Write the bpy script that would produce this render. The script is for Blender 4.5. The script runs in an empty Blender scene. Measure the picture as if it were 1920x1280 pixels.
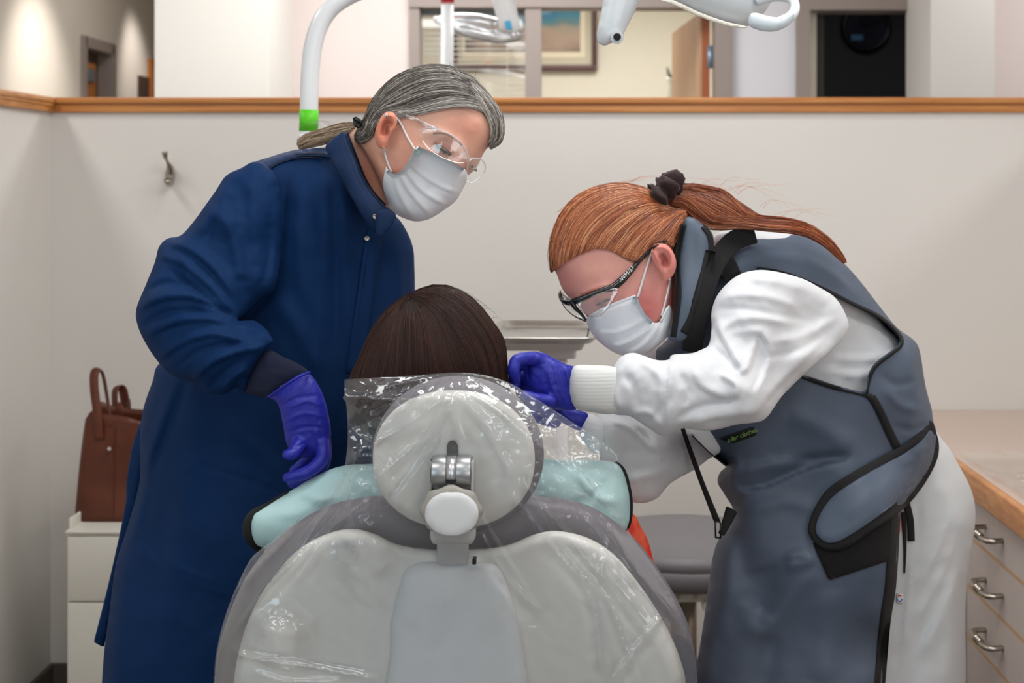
import bpy, bmesh, math, random
import numpy as np
from mathutils import Vector, Matrix, noise
from mathutils.bvhtree import BVHTree
from mathutils.geometry import delaunay_2d_cdt
random.seed(7); np.random.seed(7)
C = bpy.context.scene.collection
PI = math.pi
# ---------------- camera, world, lights, exposure -----------------
F = 2667.0; CX = 1050.0; CY = 335.0; ZC = 1.46      # focal length in px, level line of sight, eye height
cd = bpy.data.cameras.new('camera'); cam = bpy.data.objects.new('camera', cd); C.objects.link(cam)
cam.location = (0, 0, ZC); cam.rotation_euler = (PI/2, 0, 0)
cd.sensor_width = 36; cd.lens = F*36/1920
cd.shift_x = (960-CX)/1920; cd.shift_y = (CY-640)/1920
cd.clip_start = 0.05; cd.clip_end = 60
cd.dof.use_dof = True; cd.dof.focus_distance = 2.05; cd.dof.aperture_fstop = 6.3
bpy.context.scene.camera = cam
vs = bpy.context.scene.view_settings
vs.view_transform = 'Standard'; vs.look = 'None'; vs.gamma = 1; vs.use_curve_mapping = False
vs.exposure = -0.46
w = bpy.data.worlds.new('world'); bpy.context.scene.world = w; w.use_nodes = True
w.node_tree.nodes['Background'].inputs[0].default_value = (0.95, 0.97, 1.0, 1)
w.node_tree.nodes['Background'].inputs[1].default_value = 0.25

def area(name, loc, sx, sy, power, col=(1, 0.97, 0.93), rot=(0, 0, 0)):
    l = bpy.data.lights.new(name, 'AREA'); l.shape = 'RECTANGLE'; l.size = sx; l.size_y = sy
    l.energy = power; l.color = col
    o = bpy.data.objects.new(name, l); C.objects.link(o); o.location = loc; o.rotation_euler = rot
    return o
def spot(name, loc, power, target, angle=70, blend=1.0, col=(1, 0.94, 0.86), r=0.05):
    l = bpy.data.lights.new(name, 'SPOT'); l.energy = power; l.color = col
    l.spot_size = math.radians(angle); l.spot_blend = blend; l.shadow_soft_size = r
    o = bpy.data.objects.new(name, l); C.objects.link(o); o.location = loc
    o.rotation_euler = (Vector(target)-Vector(loc)).to_track_quat('-Z', 'Y').to_euler()
    return o
CEIL = 2.75
LP = [(0.3, 1.95, 1.2, 0.6, 31), (-0.9, 0.55, 1.2, 0.6, 21), (1.15, 0.4, 1.2, 0.6, 28), (0.1, -1.3, 1.2, 0.6, 14), (0.1, 3.3, 1.2, 0.3, 15),
      (-0.3, 5.2, 1.2, 0.5, 31), (2.2, 5.2, 1.2, 0.5, 16), (2.7, 2.6, 0.5, 1.2, 30), (-1.95, 2.9, 0.3, 1.2, 20),
      (0.3, 7.6, 1.2, 0.6, 44), (-1.3, 4.65, 0.9, 0.3, 15), (-3.2, 5.5, 0.6, 0.6, 10), (-1.7, 6.6, 0.3, 1.2, 7)]  # the panel just ahead of the white pier is added to brighten it
for i, (lx, ly, a, b, p) in enumerate(LP):
    area('ceiling_panel_light', (lx, ly, CEIL-0.03), a, b, p, (1, .988, .972))
spot('wall_washer_light', (-1.75, 6.3, 2.6), 75, (-2.37, 6.45, 1.75), 66)
spot('wall_washer_light', (-2.0, 7.75, 2.6), 34, (-2.37, 7.95, 1.9), 62, col=(1, .93, .88))
area('dark_room_fill', (1.6, 6.9, 2.6), .5, .3, 5, (.85, .9, 1.0))  # added fill that lifts the dark room; no screen is there
area('behind_camera_fill', (-2.4, -2.3, 1.6), 1.8, 1.5, 40, (0.66, 0.88, 1.0), (PI/2, 0, -0.6))  # added bluish fill behind the camera, no window built there
area('behind_camera_fill', (1.6, -2.6, 1.35), 2.2, 1.6, 44, (0.96, 0.98, 1.0), (PI/2, 0, 0.35))  # second added fill from behind, brightens the downward-facing masks

# ---------------- helpers -----------------
def lin(r, g, b):
    f = lambda c: (c/255/12.92) if c/255 <= .04045 else ((c/255+.055)/1.055)**2.4
    return (f(r), f(g), f(b), 1)
def P(px, py, Y): return Vector(((px-CX)*Y/F, Y, ZC-(py-CY)*Y/F))
def Parr(a):      # n x 3 (px,py,Y)
    a = np.asarray(a, float); Y = a[:, 2]
    return np.stack([(a[:, 0]-CX)*Y/F, Y, ZC-(a[:, 1]-CY)*Y/F], 1)

def mat(name, col, rough=0.6, metal=0, bump=0, bscale=200, var=0, vscale=8, sheen=0, sss=0, coat=0, spec=0.5,
        attr=None, stretch=None, col2=None, trans=0, ior=1.45, alpha=1, weave=0, detail=4):
    m = bpy.data.materials.new(name); m.use_nodes = True
    nt = m.node_tree; N = nt.nodes; L = nt.links; b = N['Principled BSDF']
    b.inputs['Base Color'].default_value = col; b.inputs['Roughness'].default_value = rough
    b.inputs['Metallic'].default_value = metal; b.inputs['Specular IOR Level'].default_value = spec
    b.inputs['IOR'].default_value = ior
    if sheen: b.inputs['Sheen Weight'].default_value = sheen; b.inputs['Sheen Roughness'].default_value = .4
    if sss:
        b.inputs['Subsurface Weight'].default_value = sss; b.inputs['Subsurface Radius'].default_value = (1, .35, .2)
        b.inputs['Subsurface Scale'].default_value = .008
    if coat: b.inputs['Coat Weight'].default_value = coat; b.inputs['Coat Roughness'].default_value = .15
    if trans: b.inputs['Transmission Weight'].default_value = trans
    if alpha < 1: b.inputs['Alpha'].default_value = alpha
    tc = N.new('ShaderNodeTexCoord'); vec = tc.outputs['Object']
    if stretch:
        mp = N.new('ShaderNodeMapping'); mp.inputs['Scale'].default_value = stretch; L.new(vec, mp.inputs[0]); vec2 = mp.outputs[0]
    else: vec2 = vec
    src = None
    if attr:
        a = N.new('ShaderNodeAttribute'); a.attribute_name = attr; src = a.outputs['Color']
        L.new(src, b.inputs['Base Color'])
    if var or col2:
        n = N.new('ShaderNodeTexNoise'); n.inputs['Scale'].default_value = vscale; n.inputs['Detail'].default_value = detail
        L.new(vec2, n.inputs['Vector'])
        mx = N.new('ShaderNodeMix'); mx.data_type = 'RGBA'
        rp = N.new('ShaderNodeMapRange'); rp.inputs[1].default_value = .35; rp.inputs[2].default_value = .65
        L.new(n.outputs['Fac'], rp.inputs[0]); L.new(rp.outputs[0], mx.inputs[0])
        c2 = col2 if col2 else tuple(min(1, c*(1-var)) for c in col[:3])+(1,)
        if src and not col2:
            mu = N.new('ShaderNodeMix'); mu.data_type = 'RGBA'; mu.blend_type = 'MULTIPLY'; mu.inputs[0].default_value = 1
            mu.inputs[7].default_value = (1-var, 1-var, 1-var, 1); L.new(src, mu.inputs[6])
            L.new(src, mx.inputs[6]); L.new(mu.outputs[2], mx.inputs[7])
        else:
            mx.inputs[6].default_value = col; mx.inputs[7].default_value = c2
        L.new(mx.outputs[2], b.inputs['Base Color'])
    if bump or weave:
        bp = N.new('ShaderNodeBump'); bp.inputs['Distance'].default_value = .001; bp.inputs['Strength'].default_value = max(bump, weave)
        if weave:
            wv = N.new('ShaderNodeTexWave'); wv.inputs['Scale'].default_value = bscale; wv.inputs['Distortion'].default_value = .5
            wv.bands_direction = 'DIAGONAL'; L.new(vec2, wv.inputs['Vector']); L.new(wv.outputs['Fac'], bp.inputs['Height'])
        else:
            n2 = N.new('ShaderNodeTexNoise'); n2.inputs['Scale'].default_value = bscale; n2.inputs['Detail'].default_value = 5
            L.new(vec2, n2.inputs['Vector']); L.new(n2.outputs['Fac'], bp.inputs['Height'])
        L.new(bp.outputs[0], b.inputs['Normal'])
    return m

def emat(name, col, s):
    m = bpy.data.materials.new(name); m.use_nodes = True
    b = m.node_tree.nodes['Principled BSDF']
    b.inputs['Emission Color'].default_value = col; b.inputs['Emission Strength'].default_value = s
    return m

def link(name, me, m=None, parent=None, smooth=False):
    o = bpy.data.objects.new(name, me); C.objects.link(o)
    if m: me.materials.append(m)
    if parent is not None:
        o.parent = parent; o.matrix_parent_inverse = Matrix.LocRotScale(parent.location, parent.rotation_euler, parent.scale).inverted()
    if smooth:
        me.polygons.foreach_set('use_smooth', [True]*len(me.polygons))
    return o
def thing(name, label, cat, loc=(0, 0, 0), group=None):
    o = bpy.data.objects.new(name, None); C.objects.link(o); o.location = loc; o.empty_display_size = .05
    return tag(o, label, cat, group)
def tag(o, label, cat, group=None):
    o['label'] = label; o['category'] = cat
    if group: o['group'] = group
    return o
def struct(o): o['kind'] = 'structure'; return o

def mk(name, V, Fc, m=None, parent=None, smooth=True):
    me = bpy.data.meshes.new(name)
    me.from_pydata([tuple(v) for v in V], [], [tuple(int(i) for i in f) for f in Fc]); me.update()
    bm = bmesh.new(); bm.from_mesh(me); bmesh.ops.recalc_face_normals(bm, faces=bm.faces); bm.to_mesh(me); bm.free()
    return link(name, me, m, parent, smooth)

def box(name, x0, x1, y0, y1, z0, z1, m, parent=None, bev=0.0, seg=2):
    bm = bmesh.new(); bmesh.ops.create_cube(bm, size=1)
    for v in bm.verts: v.co = Vector((x0+(v.co.x+.5)*(x1-x0), y0+(v.co.y+.5)*(y1-y0), z0+(v.co.z+.5)*(z1-z0)))
    if bev: bmesh.ops.bevel(bm, geom=bm.edges[:], offset=bev, segments=seg, affect='EDGES', profile=.5)
    me = bpy.data.meshes.new(name); bm.to_mesh(me); bm.free()
    return link(name, me, m, parent, bool(bev) and seg > 1)
def cyl(name, a, b, r, m, parent=None, r2=None, n=24, bev=0):
    a, b = Vector(a), Vector(b); r2 = r if r2 is None else r2
    bm = bmesh.new(); d = (b-a); bmesh.ops.create_cone(bm, cap_ends=True, segments=n, radius1=r, radius2=r2, depth=d.length)
    if bev:
        ee = [e for e in bm.edges if len(e.link_faces) == 2 and (len(e.link_faces[0].verts) > 4 or len(e.link_faces[1].verts) > 4)]
        bmesh.ops.bevel(bm, geom=ee, offset=bev, segments=2, affect='EDGES', profile=.5)
    q = d.to_track_quat('Z', 'Y').to_matrix().to_4x4(); q.translation = (a+b)/2
    bmesh.ops.transform(bm, matrix=q, verts=bm.verts)
    me = bpy.data.meshes.new(name); bm.to_mesh(me); bm.free()
    o = link(name, me, m, parent, True)
    o.data.polygons.foreach_set('use_smooth', [len(p.vertices) == 4 for p in o.data.polygons])
    return o

def cr(pts, n=6, closed=True):
    """Catmull-Rom; a point with a third item 1 is a sharp corner"""
    q = []
    for p in pts:
        q.append(p[:2])
        if len(p) > 2 and p[2]: q.append(p[:2])
    q = np.array(q, float); N = len(q); out = []
    rng = range(N if closed else N-1)
    for i in rng:
        g = (lambda j: q[j % N]) if closed else (lambda j: q[min(max(j, 0), N-1)])
        p0, p1, p2, p3 = g(i-1), g(i), g(i+1), g(i+2)
        if np.allclose(p1, p2): continue
        for t in np.linspace(0, 1, n, endpoint=False):
            out.append(.5*((2*p1)+(-p0+p2)*t+(2*p0-5*p1+4*p2-p3)*t*t+(-p0+3*p1-3*p2+p3)*t**3))
    if not closed: out.append(q[-1])
    return np.array(out)
def crn(pts, n=6):          # open Catmull-Rom in any dimension
    q = np.array(pts, float); N = len(q); out = []
    for i in range(N-1):
        g = lambda j: q[min(max(j, 0), N-1)]
        p0, p1, p2, p3 = g(i-1), g(i), g(i+1), g(i+2)
        for t in np.linspace(0, 1, n, endpoint=False):
            out.append(.5*((2*p1)+(-p0+p2)*t+(2*p0-5*p1+4*p2-p3)*t*t+(-p0+3*p1-3*p2+p3)*t**3))
    out.append(q[-1]); return np.array(out)
def resample(poly, step, closed=True):
    q = np.vstack([poly, poly[:1]]) if closed else np.array(poly)
    s = np.r_[0, np.cumsum(np.linalg.norm(np.diff(q, axis=0), axis=1))]
    n = max(4, int(round(s[-1]/step)))
    t = np.linspace(0, s[-1], n, endpoint=False) if closed else np.linspace(0, s[-1], n+1)
    return np.stack([np.interp(t, s, q[:, k]) for k in range(q.shape[1])], 1)
def pip(pts, poly):
    x, y = pts[:, 0], pts[:, 1]; ins = np.zeros(len(pts), bool)
    a = poly; b = np.roll(poly, -1, 0)
    for (x1, y1), (x2, y2) in zip(a, b):
        if y1 == y2: continue
        c = ((y1 > y) != (y2 > y)) & (x < (x2-x1)*(y-y1)/(y2-y1)+x1)
        ins ^= c
    return ins
def dseg(pts, line):
    """distance, signed side, and 0..1 position along an open polyline"""
    best = np.full(len(pts), 1e9); sg = np.zeros(len(pts)); al = np.zeros(len(pts))
    s = np.r_[0, np.cumsum(np.linalg.norm(np.diff(line, axis=0), axis=1))]; tot = max(s[-1], 1e-6)
    for i in range(len(line)-1):
        a, b = line[i], line[i+1]; d = b-a; L = d@d
        if L < 1e-9: continue
        t = np.clip(((pts-a)@d)/L, 0, 1); q = a+t[:, None]*d; v = pts-q; dd = np.hypot(v[:, 0], v[:, 1])
        m = dd < best; best[m] = dd[m]; sg[m] = np.sign(d[0]*v[m, 1]-d[1]*v[m, 0]); al[m] = (s[i]+t[m]*math.sqrt(L))/tot
    return best, sg, al
def relief(pts, strokes):
    """sum of fold strokes, metres towards the viewer. stroke = (pts, width, amp[, kind])
       g: gaussian ridge, s: asymmetric ridge (steep on the right hand side), b: blob at pts[0]"""
    out = np.zeros(len(pts))
    for st in strokes:
        ln = np.array(st[0], float); wd = st[1]; am = st[2]; kind = st[3] if len(st) > 3 else 'g'
        if kind == 'b':
            d = np.hypot(pts[:, 0]-ln[0, 0], (pts[:, 1]-ln[0, 1])); out += am*np.exp(-(d/wd)**2); continue
        lo = ln.min(0)-wd*4; hi = ln.max(0)+wd*4
        m = np.all((pts > lo) & (pts < hi), 1)
        if not m.any(): continue
        if len(ln) > 2: ln = cr([tuple(p) for p in ln], 5, False)
        d, sg, al = dseg(pts[m], ln)
        tp = np.clip(np.minimum(al, 1-al)*5+.0, 0, 1); tp = np.where(d > 0, .25+.75*np.sin(tp*PI/2), 1)
        if kind == 'g': v = np.exp(-(d/wd)**2)
        elif kind == 's':
            v = np.where(sg > 0, np.exp(-(d/(wd*.35))**2), np.exp(-(d/(wd*1.6))**2))
        elif kind == 'c': v = np.exp(-d/wd)
        elif kind == 'S': v = .5*(1+np.tanh(sg*d/wd))
        out[m] += am*tp*v
    return out

class Field:
    """smooth inflation height of a closed outline (px): sqrt(2u), u from a Poisson solve"""
    def __init__(s, poly, g=5):
        s.lo = poly.min(0)-2*g; hi = poly.max(0)+2*g; s.g = g
        W, H = (np.ceil((hi-s.lo)/g)).astype(int)+1
        lv = [1]
        while min(W, H)/(lv[-1]*2) > 12: lv.append(lv[-1]*2)
        u = None
        for f in lv[::-1]:
            w_, h_ = math.ceil(W/f)+1, math.ceil(H/f)+1
            xs = s.lo[0]+np.arange(w_)*g*f; ys = s.lo[1]+np.arange(h_)*g*f
            X, Yy = np.meshgrid(xs, ys); M = pip(np.stack([X.ravel(), Yy.ravel()], 1), poly).reshape(h_, w_)
            if u is None: u = np.zeros((h_, w_))
            else:
                yi = np.clip(np.arange(h_)*f/pf, 0, u.shape[0]-1.001); xi = np.clip(np.arange(w_)*f/pf, 0, u.shape[1]-1.001)
                y0 = yi.astype(int); x0 = xi.astype(int); fy = (yi-y0)[:, None]; fx = (xi-x0)[None]
                u = (u[y0][:, x0]*(1-fy)*(1-fx)+u[y0+1][:, x0]*fy*(1-fx)+u[y0][:, x0+1]*(1-fy)*fx+u[y0+1][:, x0+1]*fy*fx)
            u *= M; hh = (g*f)**2
            for _ in range(220 if f == lv[-1] else 90):
                un = np.zeros_like(u)
                un[1:-1, 1:-1] = .25*(u[2:, 1:-1]+u[:-2, 1:-1]+u[1:-1, 2:]+u[1:-1, :-2]+hh*1.0)
                u = un*M
            pf = f
        s.u = u
    def __call__(s, pts):
        q = (pts-s.lo)/s.g; x = np.clip(q[:, 0], 0, s.u.shape[1]-1.001); y = np.clip(q[:, 1], 0, s.u.shape[0]-1.001)
        x0 = x.astype(int); y0 = y.astype(int); fx = x-x0; fy = y-y0; u = s.u
        v = u[y0, x0]*(1-fx)*(1-fy)+u[y0, x0+1]*fx*(1-fy)+u[y0+1, x0]*(1-fx)*fy+u[y0+1, x0+1]*fx*fy
        return np.sqrt(np.maximum(v, 0)*2)

def depthf(ctrl):
    """depth (m) over the picture from a constant or control points (px,py,Y)"""
    if not isinstance(ctrl, (list, tuple)): return lambda p: np.full(len(p), float(ctrl))
    c = np.array(ctrl, float)
    if len(c) == 1: return lambda p: np.full(len(p), c[0, 2])
    def f(p):
        d = np.hypot(p[:, None, 0]-c[None, :, 0], p[:, None, 1]-c[None, :, 1])
        w_ = 1/(d**2+40**2)**1.3
        return (w_*c[None, :, 2]).sum(1)/w_.sum(1)
    return f

def tri(poly, step, holes=(), ring=True):
    """CDT of a closed px outline -> pts, tris, number of boundary pts"""
    bd = resample(poly, step); hs = [resample(h, step) for h in holes]
    lo = bd.min(0); hi = bd.max(0)
    xs = np.arange(lo[0], hi[0]+step, step); ys = np.arange(lo[1], hi[1]+step, step*.866)
    g = np.array([(x+(step/2 if j % 2 else 0), y) for j, y in enumerate(ys) for x in xs])
    g = g[pip(g, bd)]
    for h in hs: g = g[~pip(g, h)]
    cl = np.vstack([bd, bd[:1]]); d, _, _ = dseg(g, cl)
    for h in hs:
        d2, _, _ = dseg(g, np.vstack([h, h[:1]])); d = np.minimum(d, d2)
    g = g[d > (.95*step if ring else .55*step)]
    extra = []
    if ring:
        t = np.roll(bd, -1, 0)-np.roll(bd, 1, 0); nn = np.stack([-t[:, 1], t[:, 0]], 1); nn /= np.linalg.norm(nn, axis=1)[:, None]+1e-9
        for o_ in (.12, .45):
            a = bd+nn*step*o_; b = bd-nn*step*o_
            ia = pip(a, bd); e = np.where(ia[:, None], a, b); e = e[pip(e, bd)]
            dd, _, _ = dseg(e, cl); extra.append(e[dd > step*o_*.8])
    pts = np.vstack([bd]+hs+[g]+extra)
    edges = [(i, (i+1) % len(bd)) for i in range(len(bd))]; o_ = len(bd)
    for h in hs:
        edges += [(o_+i, o_+(i+1) % len(h)) for i in range(len(h))]; o_ += len(h)
    r = delaunay_2d_cdt([Vector(p) for p in pts], edges, [], 0, 1e-4)
    v = np.array([tuple(p) for p in r[0]]); f = np.array([tuple(t) for t in r[2]])
    c = v[f].mean(1); k = pip(c, bd)
    for h in hs: k &= ~pip(c, h)
    f = f[k]
    used = np.unique(f); mp = -np.ones(len(v), int); mp[used] = np.arange(len(used))
    return v[used], mp[f], bd, hs

def nz(p, sc, seed=0):
    return np.array([noise.noise(Vector((a*sc, b*sc, seed*7.3))) for a, b in p])

def rid(x, y, z, o=3):
    s = 0; a = 1
    for k_ in range(o):
        s += a*(1-2*abs(noise.noise(Vector((x, y, z+k_*9.1))))); x *= 2.1; y *= 2.1; a *= .5
    return s
def inflate(name, outline, Y, T=.1, k=1.0, m=None, parent=None, strokes=(), bstrokes=(), holes=(), step=7, back=1.0,
            wob=0.0, wsc=.02, rg=0, rsc=.011, sm=6, field=None, poly=None, smooth=True, bend=None, edge=0.0):
    """closed solid from a px outline: front and back sheets, real depth"""
    pl = cr(outline, sm) if poly is None else poly
    if pl[:, 0].ptp() < 1 if hasattr(pl, 'ptp') else False: return None
    fl = field or Field(pl, max(2.5, min(6, step*.8)))
    df = depthf(Y)
    V, Fc, bd, _ = tri(pl, step, holes); Vb, Fb, _, _ = tri(pl, step*1.3, ()) if holes else (V, Fc, bd, None)
    def sheet(p, sgn):
        y = df(p); r = fl(p)*y/F; h = T*np.tanh(k*r/T) if T else k*r
        d0, _, _ = dseg(p, np.vstack([bd, bd[:1]])); isb = d0 < .02
        h = np.where(isb, 0, h)
        if sgn < 0:
            rel = relief(p, strokes) if strokes else 0
            if wob: rel = rel+wob*(nz(p, wsc, 1)+.5*nz(p, wsc*2.3, 2))
            if rg: rel = rel+rg*np.array([rid(a_*rsc, b_*rsc, rg*900, 3)-.6 for a_, b_ in p])
            fade = np.clip(d0/(step*2.5), 0, 1)
            return y-h-edge-rel*fade
        return y+h*back+edge
    a = np.column_stack([V, sheet(V, -1)]); b = np.column_stack([Vb, sheet(Vb, 1)])
    n = len(a)
    me = bpy.data.meshes.new(name)
    VV = np.vstack([Parr(a), Parr(b)]); FF = [tuple(int(i) for i in f) for f in Fc]+[tuple(int(i)+n for i in f[::-1]) for f in Fb]
    me.from_pydata([tuple(v) for v in VV], [], FF)
    bm = bmesh.new(); bm.from_mesh(me)
    if edge:
        pass
    bmesh.ops.remove_doubles(bm, verts=bm.verts, dist=.0004)
    bmesh.ops.recalc_face_normals(bm, faces=bm.faces)
    bm.to_mesh(me); bm.free()
    return link(name, me, m, parent, smooth)

def bvh(*objs):
    Vs = []; Fs = []; n = 0
    dg = bpy.context.evaluated_depsgraph_get()
    for o in objs:
        me = o.data; mw = o.matrix_world if False else Matrix()
        Vs += [v.co.copy() for v in me.vertices]; Fs += [[i+n for i in p.vertices] for p in me.polygons]; n = len(Vs)
    return BVHTree.FromPolygons(Vs, Fs)
CAMV = Vector((0, 0, ZC))
def hit(tree, px, py, default=None):
    d = P(px, py, 1.0)-CAMV; d.normalize()
    loc, nrm, i, dist = tree.ray_cast(CAMV, d)
    if loc is None: return default
    return loc.y
def hits(tree, pts, default=None):
    out = [hit(tree, a, b) for a, b in pts]
    good = [(i, v) for i, v in enumerate(out) if v is not None]
    if not good: return np.full(len(out), default if default else 2.1)
    gi = np.array([g[0] for g in good]); gp = np.array(pts)[gi]; gv = np.array([g[1] for g in good])
    r = []
    for i, v in enumerate(out):
        if v is None:
            if default is not None: v = default
            else: v = gv[np.argmin(((gp-np.array(pts[i]))**2).sum(1))]
        r.append(v)
    return np.array(r)

def patch(name, outline, tree, m=None, parent=None, lift=.004, thick=.004, step=6, strokes=(), sm=6, holes=(), smoothd=0, wob=0, wsc=.03, puff=0, default=None, ufn=None):
    """a sheet lying on what the tree holds, cut to a px outline, with its own thickness"""
    pl = cr(outline, sm); V, Fc, bd, _ = tri(pl, step, holes, ring=puff > 0)
    y = hits(tree, V, default)
    if smoothd:
        nb = [[] for _ in V]
        for t in Fc:
            for i in range(3): nb[t[i]].append(t[(i+1) % 3])
        for _ in range(smoothd):
            y = np.array([.5*y[i]+.5*np.mean(y[n]) if n else y[i] for i, n in enumerate(nb)])
    rel = relief(V, strokes) if strokes else 0
    if wob: rel = rel+wob*(nz(V, wsc, 3)+.5*nz(V, wsc*2.3, 4))
    d0, _, _ = dseg(V, np.vstack([bd, bd[:1]]))
    if puff: rel = rel+puff*np.sqrt(np.clip(d0/(step*1.8), 0, 1))
    y1 = y-lift-thick-rel; y2 = y-lift-(rel*.0)
    y2 = np.maximum(y1+thick, y2) if not puff else y2
    n = len(V); A = Parr(np.column_stack([V, y1])); B = Parr(np.column_stack([V, y2]))
    # rim: boundary edges
    ec = {}
    for t in Fc:
        for i in range(3):
            e = (int(t[i]), int(t[(i+1) % 3])); ec[e] = 1
    rim = [e for e in ec if (e[1], e[0]) not in ec]
    FF = [tuple(map(int, t)) for t in Fc]+[tuple(int(i)+n for i in t[::-1]) for t in Fc]+[(b, a, a+n, b+n) for a, b in rim]
    return mk(name, np.vstack([A, B]), FF, m, parent, True)

def ribbon(name, line, width, tree, m=None, parent=None, lift=.003, thick=.003, step=6, sm=5, smoothd=2, closed=False, default=None, wid2=None):
    """a strip of given px width along a px line, lying on the surface; closed cross-section"""
    ln = cr([tuple(p) for p in line], sm, closed) if len(line) > 2 else np.array([p[:2] for p in line], float)
    ln = resample(ln, step, closed)
    t = np.gradient(ln, axis=0) if not closed else np.roll(ln, -1, 0)-np.roll(ln, 1, 0)
    t /= np.linalg.norm(t, axis=1)[:, None]+1e-9; nn = np.stack([-t[:, 1], t[:, 0]], 1)
    N = len(ln); tt = np.linspace(0, 1, N)
    wd = width if wid2 is None else (width+(wid2-width)*tt)[:, None]
    rows = []
    for o_ in (-.5, -.25, 0, .25, .5): rows.append(ln+nn*wd*o_)
    ys = [hits(tree, r_, default) for r_ in rows]
    for j in range(5):
        for _ in range(smoothd):
            y = ys[j]; ys[j] = np.r_[y[0], (y[:-2]+2*y[1:-1]+y[2:])/4, y[-1]] if not closed else (np.roll(y, 1)+2*y+np.roll(y, -1))/4
    ring = []
    for j, e in zip(range(5), (.35, .9, 1, .9, .35)): ring.append(Parr(np.column_stack([rows[j], ys[j]-lift-thick*e])))
    for j in (4, 2, 0): ring.append(Parr(np.column_stack([rows[j], ys[j]-lift*.1+0.0])))
    K = len(ring); V = np.vstack([np.array(r_) for r_ in ring]); FF = []
    for j in range(K):
        a = j*N; b = ((j+1) % K)*N
        for i in range(N if closed else N-1):
            i2 = (i+1) % N; FF.append((a+i, a+i2, b+i2, b+i))
    if not closed:
        FF.append(tuple(j*N for j in range(K))); FF.append(tuple(j*N+N-1 for j in range(K))[::-1])
    return mk(name, V, FF, m, parent, True)

def tubeV(pts, rad, n=10, flat=None, cap=True):
    """verts, faces of a tube through world points, radius per point; flat=(sx,sy) squashes"""
    pts = [Vector(p) for p in pts]; N = len(pts); V = []; FF = []
    t0 = (pts[1]-pts[0]).normalized(); up = Vector((0, -1, 0))
    if abs(t0.dot(up)) > .9: up = Vector((1, 0, 0))
    u = (up-t0*up.dot(t0)).normalized()
    for i, p in enumerate(pts):
        t = (pts[min(i+1, N-1)]-pts[max(i-1, 0)]).normalized()
        u = (u-t*u.dot(t)).normalized(); v = t.cross(u)
        r = rad[i] if hasattr(rad, '__len__') else rad
        sx, sy = flat or (1, 1)
        for k_ in range(n):
            a = 2*PI*k_/n; V.append(p+u*math.cos(a)*r*sx+v*math.sin(a)*r*sy)
    for i in range(N-1):
        for k_ in range(n):
            a = i*n+k_; b = i*n+(k_+1) % n; FF.append((a, b, b+n, a+n))
    if cap: FF.append(tuple(range(n))[::-1]); FF.append(tuple((N-1)*n+k_ for k_ in range(n)))
    return V, FF
def tube(name, pts, rad, m=None, parent=None, n=10, sm=5, flat=None, closed=False):
    q = np.array([tuple(p) for p in pts], float)
    R = np.array(rad if hasattr(rad, '__len__') else [rad]*len(q), float)
    a = crn(np.column_stack([q, R]), sm) if len(q) > 2 else np.column_stack([q, R])
    V, FF = tubeV(a[:, :3], a[:, 3], n, flat)
    return mk(name, V, FF, m, parent, True)
def tubep(name, pts, m=None, parent=None, n=10, sm=5, flat=None):
    """tube through (px,py,Y,radius in px)"""
    W = [P(a, b, y) for a, b, y, r in pts]; R = [r*y/F for a, b, y, r in pts]
    return tube(name, W, R, m, parent, n, sm, flat)
def capsule(pts, n=14, sm=6, flat=None):
    """rounded-end tapered tube (px,py,Y,rpx) as raw verts/faces for unions"""
    W = np.array([list(P(a, b, y))+[r*y/F] for a, b, y, r in pts])
    a = crn(W, sm) if len(W) > 2 else resample(W, .02, False)
    d0 = a[0, :3]-a[1, :3]; d0 /= np.linalg.norm(d0); d1 = a[-1, :3]-a[-2, :3]; d1 /= np.linalg.norm(d1)
    pre = []; post = []
    for th in (80, 55, 30):
        s_, c_ = math.sin(math.radians(th)), math.cos(math.radians(th))
        pre.append(np.r_[a[0, :3]+d0*a[0, 3]*s_, a[0, 3]*c_]); post.insert(0, np.r_[a[-1, :3]+d1*a[-1, 3]*s_, a[-1, 3]*c_])
    a = np.vstack([pre, a, post])
    return tubeV(a[:, :3], a[:, 3], n, flat)
def union(name, parts, voxel, m=None, parent=None, smooth=2, keep=False):
    """several closed shapes (raw or objects) fused to ONE continuous surface"""
    V = []; FF = []
    for p in parts:
        if isinstance(p, bpy.types.Object):
            v = [x.co.copy() for x in p.data.vertices]; f = [tuple(q.vertices) for q in p.data.polygons]
            if not keep: bpy.data.objects.remove(p)
        else: v, f = p
        n = len(V); V += list(v); FF += [tuple(i+n for i in q) for q in f]
    me = bpy.data.meshes.new(name); me.from_pydata([tuple(v) for v in V], [], FF)
    o = bpy.data.objects.new(name, me); C.objects.link(o)
    md = o.modifiers.new('r', 'REMESH'); md.mode = 'VOXEL'; md.voxel_size = voxel; md.adaptivity = 0
    if smooth:
        s = o.modifiers.new('s', 'SMOOTH'); s.factor = .5; s.iterations = smooth
    bpy.context.view_layer.update()
    dg = bpy.context.evaluated_depsgraph_get(); me2 = bpy.data.meshes.new_from_object(o.evaluated_get(dg))
    bpy.data.objects.remove(o); me2.name = name
    return link(name, me2, m, parent, True)
def projm(co):      # world n x 3 -> px
    Y = np.maximum(co[:, 1], 1e-3); return np.stack([CX+co[:, 0]*F/Y, CY-(co[:, 2]-ZC)*F/Y], 1)
def getco(o):
    a = np.empty(len(o.data.vertices)*3); o.data.vertices.foreach_get('co', a); return a.reshape(-1, 3)
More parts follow.
